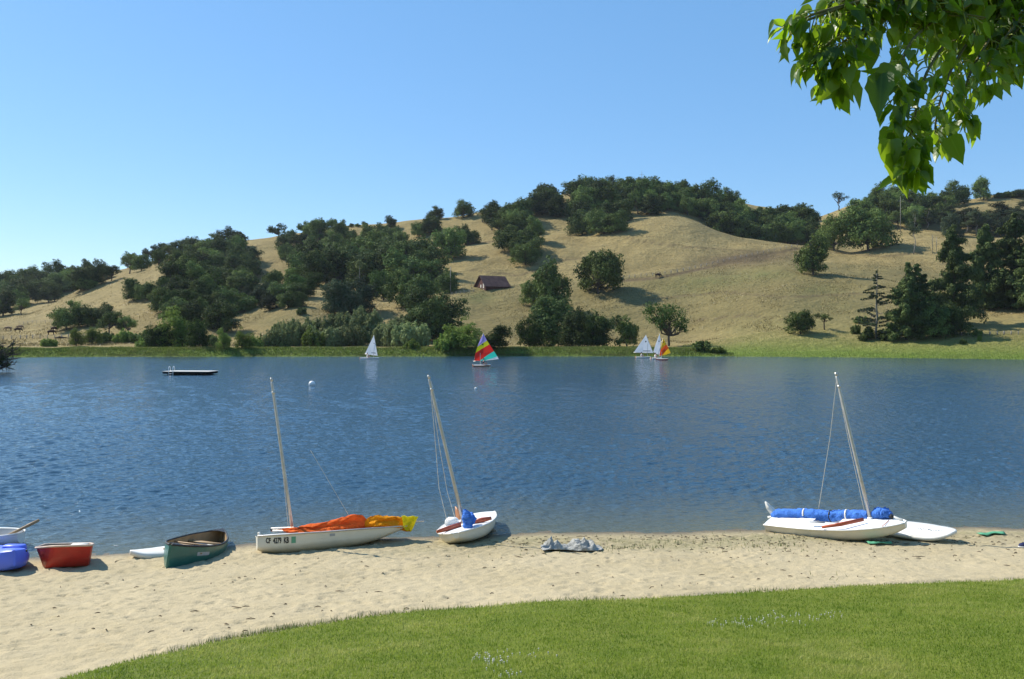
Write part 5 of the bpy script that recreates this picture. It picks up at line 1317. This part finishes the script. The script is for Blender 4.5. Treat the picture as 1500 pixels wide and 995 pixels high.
far_boat('small dinghy with a broad white sail, left one of the close trio', 931, 954, 524.5, 0.15,
         [('whitecloth', [(946, 491), (956.8, 517), (942, 516.8), (928.5, 516.3), (937, 504)])], ((948, 523), (949, 500)), ((957.3, 517.3), (928, 516.5)), ((946, 490.5), (957.3, 517.6)), M['white'],
         [(946, 500.5, 1.0)], ((942, 513.6), (953, 513.6), 1.3), (939, 'paleshirt', .2, 'person sitting under the broad white sail of the close trio'))
far_boat('small dinghy with a narrow cream white sail, middle one of the close trio', 953, 970, 526, 0.5,
         [('whitecloth', [(966, 489.5), (968, 498), (966.3, 520), (961, 518.5), (957, 515.5), (961, 503)])], ((964, 525), (966, 505)), ((966.5, 520.3), (956.6, 515.5)), ((966, 489), (967, 520.5)), M['white'],
         [(965.2, 500, .8)], None, (959.5, 'paleshirt', .6, 'person in a pale top in the dinghy with the narrow sail'))
far_boat('small dinghy with a yellow and scarlet striped sail, right one of the close trio', 963, 978, 527.5, -0.6,
         [('gold', [(971.3, 495.5), (976.2, 504.5), (972, 508), (967.6, 512.5), (969.5, 503)]), ('redor', [(976.2, 504.5), (979.3, 510.5), (974, 515.5), (969.5, 521), (966, 521.5), (967.6, 512.5), (972, 508)]), ('gold', [(979.3, 510.5), (982.3, 517.3), (976, 519.6), (969.5, 521), (974, 515.5)])],
         ((969, 526), (969.5, 505)), ((965.6, 521.8), (982.6, 517.4)), ((971.3, 495), (965.6, 522)), M['redhull'], [(971.4, 501.4, .9)], None, None)

# ================================================================ swimming raft and buoys
Y = 97.; c = W(279, 549, Y); r = thing('swim_raft', 'low dark sided swimming raft with a pale deck and a ladder, moored far out', 'raft', (c.x, c.y, 0)); r.rotation_euler = (0, 0, math.radians(-6))
mb = MB(); mb.box((0, 0, .395), (5.5, 2.6, .05)); mb.build('deck', surf('bleached_deck', (.55, .53, .48), .7, .2, .1, 2, .2), r, False)
for c_, z_ in (((0, -1.26, .26), (5.12, .06, .22)), ((0, 1.26, .26), (5.12, .06, .22)), ((-2.6, 0, .26), (.06, 2.58, .22)), ((2.6, 0, .26), (.06, 2.58, .22))): mb = MB(); mb.box(c_, z_); mb.build('fascia', M['dark'], r, False)
for x in (-1.8, 0, 1.8): mb = MB(); mb.tube([(x - .8, 0, .02), (x + .8, 0, .02)], .30, 12); mb.build('float', M['black'], r)
mb = MB()
for x in (-1.85, -1.35): mb.tube([(x, -1.42, -.3), (x, -1.42, .7), (x, -1.36, .92), (x, -1.2, .98), (x, -1.06, .88), (x, -1.03, .47)], .035, 8)
for z in (-.1, .15, .4): mb.tube([(-1.85, -1.42, z), (-1.35, -1.42, z)], .025, 6)
mb.build('ladder', M['buoywhite'], r)
def buoy(px, py, rpx, label):
    Y = H * F / (py + rpx * .7 - HY); c = W(px, py, Y); R = rpx / F * Y; r = thing('buoy', label, 'buoy', (c.x, c.y, 0))
    mb = MB(); mb.loft([[Vector((R * math.sin(a) * math.cos(t), R * math.sin(a) * math.sin(t), R * .55 - R * math.cos(a))) for t in np.linspace(0, 6.283, 24, endpoint=False)] for a in np.linspace(.05, 3.09, 14)]); mb.build('float', M['buoywhite'], r)
    mb = MB(); mb.loft([[Vector((R * 1.012 * math.cos(t), R * 1.012 * math.sin(t), R * .55 + z)) for t in np.linspace(0, 6.283, 24, endpoint=False)] for z in (-R * .04, R * .04)], False); mb.build('seam', M['greyprint'], r)
    mb = MB(); mb.tube([(R * .16 * math.cos(t), 0, R * 1.60 + R * .16 * math.sin(t)) for t in np.linspace(-.3, 3.44, 9)], R * .05, 6); mb.build('lifting_eye', M['greyprint'], r)
buoy(457, 562, 4.7, 'large round white buoy floating beyond the masts')
buoy(697, 569, 2.0, 'very small white buoy floating right of the middle mast')

# ================================================================ barn
p = hill_hit(711, 426); th = math.radians(30); r = thing('barn', 'old red brown barn with a rusty gable roof on the hillside', 'barn', p); r.rotation_euler = (0, 0, th)
Lb, Wb, hw, hr = 9.3, 7.4, 1.9, 5.3                        # local x along the eaves from the near corner, local y away
mb = MB(); z0 = -1.5
for (a, b) in (((0, 0), (Lb, 0)), ((Lb, 0), (Lb, Wb)), ((Lb, Wb), (0, Wb)), ((0, Wb), (0, 0))): mb.add([(a[0], a[1], z0), (b[0], b[1], z0), (b[0], b[1], hw), (a[0], a[1], hw)], [(0, 1, 2, 3)])
for x in (0, Lb): mb.add([(x, 0, hw), (x, Wb, hw), (x, Wb / 2, hr - .12)], [(0, 1, 2)])
mb.build('wall', M['barnwood'], r, False)
for s in (0, 1):
    mb = MB(); y0, y1 = (-.55, Wb / 2) if s == 0 else (Wb + .55, Wb / 2); ze = hw - .55 * (hr - hw) / (Wb / 2)
    P = [(-.5, y0, ze), (Lb + .5, y0, ze), (Lb + .5, y1, hr), (-.5, y1, hr)]
    mb.add(P + [(a, b, c + .14) for a, b, c in P], [(0, 1, 2, 3), (4, 5, 6, 7), (0, 1, 5, 4), (1, 2, 6, 5), (2, 3, 7, 6), (3, 0, 4, 7)]); mb.build('roof', M['rust'], r, False)
for y, w_, z1, z2 in ((1.3, .75, .9, 2.5), (3.2, .7, 1.2, 2.2), (1.35, .5, -.9, .5)):
    mb = MB(); mb.box((-.04, y, (z1 + z2) / 2), (.06, w_, z2 - z1)); mb.build('door', M['barnwhite'], r, False)
mb = MB(); mb.box((-.04, 4.6, .2), (.05, 1.6, 2.2)); mb.build('doorway', M['dark'], r, False)
mb = MB()
for k in range(6): mb.box((-.6 - .75 * k * .5, Wb - 1.2 - k * .55 + 2.2, .1), (.16, .16, 2.6))
for z in (.4, 1.1): mb.tube([(-.6, Wb + 1.0, z), (-2.5, Wb - 1.75, z)], .06, 5)
mb.build('pen_rail', M['greywood'], r, False)

# ================================================================ poles and fences
def pole(px, py, top, label, cross=0, Y=None, group=None, rad=.14):
    p = hill_at(px, Y) if Y else hill_hit(px, py); hh = W(px, top, p.y).z - p.z
    r = thing('utility_pole' if cross else 'wooden_pole', label, 'pole', p, group=group)
    mb = MB(); mb.tube([(0, 0, -.5), (0, 0, hh)], [rad, rad * .7], 8); mb.build('post', M['greywood'], r)
    if cross:
        w_ = cross / F * p.y; zc = hh - .12 * hh; mb = MB(); mb.box((0, -.12, zc), (w_, .12, .14)); a = mb.build('crossarm', M['greywood'], r, False)
        for x in (-.42, -.15, .15, .42): mb = MB(); mb.tube([(x * w_, -.12, zc + .07), (x * w_, -.12, zc + .3)], .05, 6); mb.build('insulator', M['greyprint'], a)
pole(1319, 346, 288, 'tall grey utility pole with a crossarm beside the large spreading oak', 9)
pole(660, 430, 391, 'bare wooden pole rising left of the barn')
pole(940, 0, 251, 'utility pole peeping over the hilltop wood', 7, Y=545, rad=.12)
pole(1020, 0, 268, 'short utility pole on the skyline right of the summit', 7, Y=545, rad=.12)
for x, b, t, l in ((1366, 372, 344, 'left of two thin bare posts near the eucalyptus row'), (1372, 371, 347, 'right of two thin bare posts near the eucalyptus row')): pole(x, b, t, l, rad=.1)
def fence(pts, step, hpx, label, wires=3, rad=.11):
    P = []
    for (a, b) in zip(pts[:-1], pts[1:]):
        n = max(1, int(round(math.hypot(b[0] - a[0], b[1] - a[1]) / step)))
        for k in range(n): P.append(hill_hit(a[0] + (b[0] - a[0]) * k / n, a[1] + (b[1] - a[1]) * k / n))
    P.append(hill_hit(*pts[-1])); base = P[0]; r = thing('fence', label, 'fence', base); hh = hpx / F * base.y
    for q in P: mb = MB(); d = q - base; mb.tube([d + Vector((0, 0, -.3)), d + Vector((random.uniform(-.06, .06), 0, hh * random.uniform(.92, 1.12)))], rad * random.uniform(.8, 1.3), 6); mb.build('post', M['greywood'], r)
    mb = MB()
    for k in range(wires): mb.tube([q - base + Vector((0, 0, hh * (.35 + .3 * k))) for q in P], .022, 4)
    mb.build('wire', M['greywood'], r)
fence([(888, 411), (930, 407), (965, 404), (1010, 396), (1060, 384), (1110, 373), (1168, 361)], 9, 5, 'post and wire fence climbing across the golden hillside')
fence([(-8, 498), (30, 497), (48, 496), (80, 496), (110, 495), (150, 493)], 12, 6, 'post and wire fence at the foot of the left meadow')
fence([(28, 476), (60, 474), (100, 472)], 7, 5, 'low fence across the upper edge of the left meadow', 3, .05)
fence([(662, 433), (680, 430), (694, 428)], 6, 5, 'short grey fence leading up to the barn', 2)
fence([(1398, 492), (1440, 491), (1512, 490)], 10, 5, 'low fence along the top of the shore meadow at the right')
for px, py, f, l, mt, g in ((75, 491, .2, 'dark cow grazing by the fence, under the ragged meadow oak', 'cow', None), (80, 486, 2.9, 'dark cow in the shade of the ragged meadow oak', 'cow', None), (26, 487, .3, 'dark cow grazing in the open left meadow', 'cow', None),
                            (12, 485, 3.3, 'tan cow grazing, farthest left in the meadow', 'tancow', None), (29, 483, .1, 'tan cow behind the dark one in the open left meadow', 'tancow', None), (964, 407, .2, 'dark horse grazing beside the hillside fence', 'cow', None)):
    cow(hill_hit(px, py), f, l, M[mt], g, 1.15)
mb = MB(); p = hill_hit(89, 496); mb.tube([Vector((-1.6, 0, .2)), Vector((-.4, .1, .35)), Vector((.6, 0, .3)), Vector((1.8, .1, .2))], [.22, .30, .26, .12], 8); mb.tube([(-.3, 0, .35), (-.1, -.2, .9)], [.14, .05], 6)
ob = mb.build('fallen_log', M['bark'], None); ob.location = p; tag(ob, 'dark fallen log lying in the left meadow', 'log')

# ================================================================ leaning dead shrub at the left shore
rng = np.random.default_rng(5); Yd = 103.; b0 = W(-26, 541, Yd); parts, paths = [], []
base = Vector((b0.x, Yd, max(hill_z(b0.x, Yd), 0) - .1)); rt = thing('leaning_shrub', 'dark leaning waterside shrub with bare tangled twigs at the left edge', 'shrub', base)
for k in range(40):
    tip = W(rng.uniform(0, 33), 0, Yd).x - base.x; zt = rng.uniform(1.6, 4.6) * (0.5 + .5 * tip / 4.6)
    e = Vector((tip, rng.uniform(-1.2, 1.2), zt)); pth = bend(rng, (rng.uniform(-.3, .3), rng.uniform(-.3, .3), 0), e, 5, .22); paths.append((pth, .09, .035))
    for q in range(3): paths.append((bend(rng, pth[3], pth[3] + Vector(rng.normal(0, .7, 3)), 3, .2), .04, .02))
    if k < 36: parts.append(leaf_cloud(rng, tuple(pth[2] + (pth[5] - pth[2]) * rng.random()), rng.uniform(.3, .6), 80, .16, .2, rng.uniform(.2, .6), .14, .8))
for k in range(16): parts.append(leaf_cloud(rng, (rng.uniform(-1.6, 1.7), rng.uniform(-.8, .8), rng.uniform(.2, 1.3)), rng.uniform(.35, .65), 80, .18, .2, rng.uniform(.2, .6), .14, .8))
link('stem', limbs_mesh('stem', paths, M['bark'], 5), rt); link('foliage', cloud_mesh('foliage', parts, M['darkoak']), rt)

# ================================================================ overhanging branch of a near tree
def near_leaf_mat():
    m, nt, out = new_mat('mulberry_leaf'); g = NT(nt); t = g.attr('tint'); uv = g.attr('rib')
    c = g.mix(t, (.02, .06, .006), (.12, .195, .014)); c = g.mix(g.range(uv, .0, .12, .55, 0), c, (.16, .24, .05))
    n = g.noise(g.objc(), 90, 4, .6)
    p = g.principled(c, .36, g.bump(n, .25, .004), .5)
    tr = g.n('ShaderNodeBsdfTranslucent'); g.put(tr.inputs[0], g.mix(t, (.21, .37, .010), (.40, .55, .03)))
    mx = g.n('ShaderNodeMixShader'); mx.inputs[0].default_value = .56
    nt.links.new(p, mx.inputs[1]); nt.links.new(tr.outputs[0], mx.inputs[2]); nt.links.new(mx.outputs[0], out.inputs[0])
    return m
rng = np.random.default_rng(21); LV, LF, LT_, LR = [], [], [], []
PROF = [(0, 0), (.02, .13), (.07, .26), (.15, .345), (.26, .38), (.38, .37), (.50, .32), (.62, .245), (.74, .16), (.85, .08), (.93, .03), (1, 0)]
def leaf(p, d, up, size):
    """Ovate, toothed, pointed leaf: p = stalk end, d = the way the tip points, up = rough facing; folded on the midrib and curling."""
    d = d.normalized(); s = d.cross(up).normalized(); n = s.cross(d); o = len(LV); fold = rng.uniform(.1, .75); curl = rng.uniform(-.2, .6); tw = rng.uniform(-.5, .5); t0 = float(np.clip(rng.normal(.42, .27), 0, 1)); wid = rng.uniform(.7, 1.0)
    for k, (u, w_) in enumerate(PROF):
        cc = p + d * (size * u) - n * (size * curl * u * u)
        jag = 1 + (.05 if k % 2 else -.04); ss = (s * math.cos(tw * u) + n * math.sin(tw * u)); nn = n * math.cos(tw * u) - s * math.sin(tw * u)
        wv = size * w_ * wid * jag * (.92 if rng.random() < .5 else 1)
        back = d * (size * .10 * (1 - u)) * (w_ / .43)
        for q, f in ((-1, 1.), (-.5, .5), (0, 0), (.5, .5), (1, 1.)):
            LV.append(cc + ss * (wv * q) + nn * (abs(q) * wv * fold) - back * abs(q) + nn * (.010 * size * math.sin(u * 26) * abs(q))); LT_.append(t0); LR.append(abs(q))
    for k in range(len(PROF) - 1):
        for j in range(4): LF.append((o + k * 5 + j, o + k * 5 + j + 1, o + (k + 1) * 5 + j + 1, o + (k + 1) * 5 + j))
twigs = MB(); stalks = MB()
def twig(pts, r0, r1, n, spread=1., size=(.037, .068), hang=1.):
    P = [W(*q) for q in pts]; cum = np.linspace(0, 1, len(P)); T = np.linspace(0, 1, 6 * (len(P) - 1) + 1)
    C = [pchip(cum, [p[k] for p in P], T) for k in range(3)]; path = [Vector((C[0][i], C[1][i], C[2][i])) for i in range(len(T))]
    twigs.tube(path, [r0 + (r1 - r0) * t for t in T], 7)
    for k in range(n):
        t = (k + rng.random() * .6) / n if n > 1 else 1; i = min(int(t * (len(path) - 1)), len(path) - 2); a = path[i] + (path[i + 1] - path[i]) * ((t * (len(path) - 1)) % 1); ax = (path[i + 1] - path[i]).normalized()
        out = Vector(rng.normal(0, 1, 3)); out -= ax * out.dot(ax); out.normalize()
        st = a + (out * .035 + ax * .02 + Vector((0, 0, -.012))) * spread * rng.uniform(.6, 1.5)
        stalks.tube([a, a + (st - a) * .5 + Vector((0, 0, .006)), st], .0018, 5)
        d = out * .55 + ax * .35 + Vector((0, 0, -1.0 * hang)) + Vector(rng.normal(0, .38, 3)); up = Vector((rng.normal(0, .8) - .3, rng.normal(0, .7) - .5, .6))
        leaf(st, d, up, rng.uniform(*size))
D = 2.55
def tw_px(pts, n, **k): twig(pts, k.pop('r0', .005), k.pop('r1', .0022), int(n * 1.55), **k)
tw_px([(1560, -70, 3.0), (1480, -20, 2.9), (1400, 10, 2.75), (1330, 30, 2.65)], 26, r0=.016, r1=.006)
tw_px([(1420, -40, 2.8), (1330, -12, 2.65), (1250, 5, 2.55), (1190, 22, 2.5), (1168, 32, 2.5)], 30, r0=.009)
tw_px([(1340, 10, 2.65), (1270, 40, 2.55), (1225, 70, 2.5), (1200, 100, 2.5)], 32)
tw_px([(1290, 25, 2.6), (1250, 75, 2.5), (1238, 100, 2.5), (1230, 112, 2.5)], 15, size=(.06, .09))
tw_px([(1270, 10, 2.6), (1210, 55, 2.55), (1180, 72, 2.55)], 16)
tw_px([(1250, 5, 2.55), (1195, 25, 2.5), (1160, 38, 2.5), (1150, 42, 2.5)], 14)
tw_px([(1240, 40, 2.55), (1200, 80, 2.5), (1192, 96, 2.5)], 12)
tw_px([(1380, 20, 2.7), (1330, 70, 2.5), (1312, 130, 2.45), (1318, 180, 2.42)], 40)
tw_px([(1400, 40, 2.7), (1352, 120, 2.5), (1338, 180, 2.45), (1332, 222, 2.42), (1330, 248, 2.42)], 44)
tw_px([(1440, 30, 2.8), (1390, 110, 2.6), (1372, 170, 2.55), (1368, 205, 2.52)], 34)
tw_px([(1460, 40, 2.8), (1420, 110, 2.65), (1408, 150, 2.6), (1404, 172, 2.6)], 32)
tw_px([(1500, 20, 2.85), (1455, 80, 2.7), (1440, 112, 2.65)], 20)
tw_px([(1540, 20, 2.9), (1490, 70, 2.75), (1472, 95, 2.7)], 18)
tw_px([(1580, 20, 2.9), (1520, 70, 2.75), (1500, 92, 2.7)], 14)
for k in range(15): tw_px([(1520 + rng.uniform(-60, 60), -60, 3.1), (1440 + rng.uniform(-60, 50), rng.uniform(-20, 20), 2.95), (1400 + rng.uniform(-70, 90), rng.uniform(20, 75), 2.9)], 17)
for k in range(9): tw_px([(1440 + rng.uniform(-60, 60), -60, 2.9), (1360 + rng.uniform(-70, 60), -20, 2.75), (1310 + rng.uniform(-90, 90), rng.uniform(0, 25), 2.7)], 14)
for k in range(34): tw_px([(1580 + rng.uniform(0, 200), rng.uniform(-200, -60), 3.3), (1480 + rng.uniform(-150, 250), rng.uniform(-150, -30), 3.1), (1450 + rng.uniform(-150, 260), rng.uniform(-80, 20), 3.0)], 14)
for k in range(26): tw_px([(1330 + rng.uniform(-60, 180), -70, 2.75), (1260 + rng.uniform(-60, 190), rng.uniform(-40, 0), 2.65), (1215 + rng.uniform(-20, 240), rng.uniform(0, 45), 2.58)], 9)
for k in range(16): tw_px([(1500 + rng.uniform(-80, 60), -40, 2.95), (1470 + rng.uniform(-90, 60), rng.uniform(10, 50), 2.85), (1450 + rng.uniform(-80, 70), rng.uniform(60, 105), 2.8)], 9)
# the three leaves that end the longest twig
for (px, py, dx, dy, s) in ((1326, 222, -.05, 1, .125), (1336, 226, .22, 1, .12), (1306, 205, -.2, 1, .09), (1292, 108, -.12, 1, .135), (1308, 96, -.45, .9, .12), (1392, 200, .35, .9, .09)):
    leaf(W(px, py, 2.4), Vector((dx, -.1, -dy)), Vector((-.5, -.8, .2)), s)
t0 = Vector((5.2, 2.6, float(lawn_z(5.2, 2.6)) - .1))
rt = thing('overhanging_tree', 'green leafy branch of a near tree hanging in at the top', 'tree', t0); ri = Matrix.Translation(-t0)
tk = MB(); tk.tube([t0, t0 + Vector((-.1, .05, 1.5)), t0 + Vector((-.3, .1, 3.0)), t0 + Vector((-.5, .2, 4.2))], [.20, .16, .13, .10], 12)
tk.tube([t0 + Vector((-.45, .18, 3.7)), (3.6, 2.95, 6.1), (2.7, 3.05, 5.95), W(1560, -70, 3.0)], [.08, .05, .03, .016], 10)
tk.tube([t0 + Vector((-.5, .2, 4.1)), (4.0, 3.3, 6.9), (3.0, 3.4, 6.7), W(1580, -190, 3.3)], [.08, .05, .03, .012], 10)
for a in ((1580, 20, 2.9), (1540, 20, 2.9), (1500, -60, 3.1), (1440, -60, 2.9)): tk.tube([(2.7, 3.05, 5.95), (Vector((2.7, 3.05, 5.95)) + W(*a)) / 2 + Vector((0, 0, .1)), W(*a)], [.02, .012, .006], 7)
tk.build('trunk', M['bark'], rt, True, ri)
twigs.build('twigs', surf('green_twig', (.13, .12, .05), .7, .2, .2, 30, .2), rt, True, ri)
stalks.build('leaf_stalks', surf('leaf_stalk', (.28, .32, .07), .5, .3, .1, 30, .1), rt, True, ri)
me = np_mesh('leaves', np.array([tuple(ri @ v) for v in LV]), np.array(LF), 4, near_leaf_mat(), {'tint': LT_, 'rib': LR}, True)
link('leaves', me, rt)
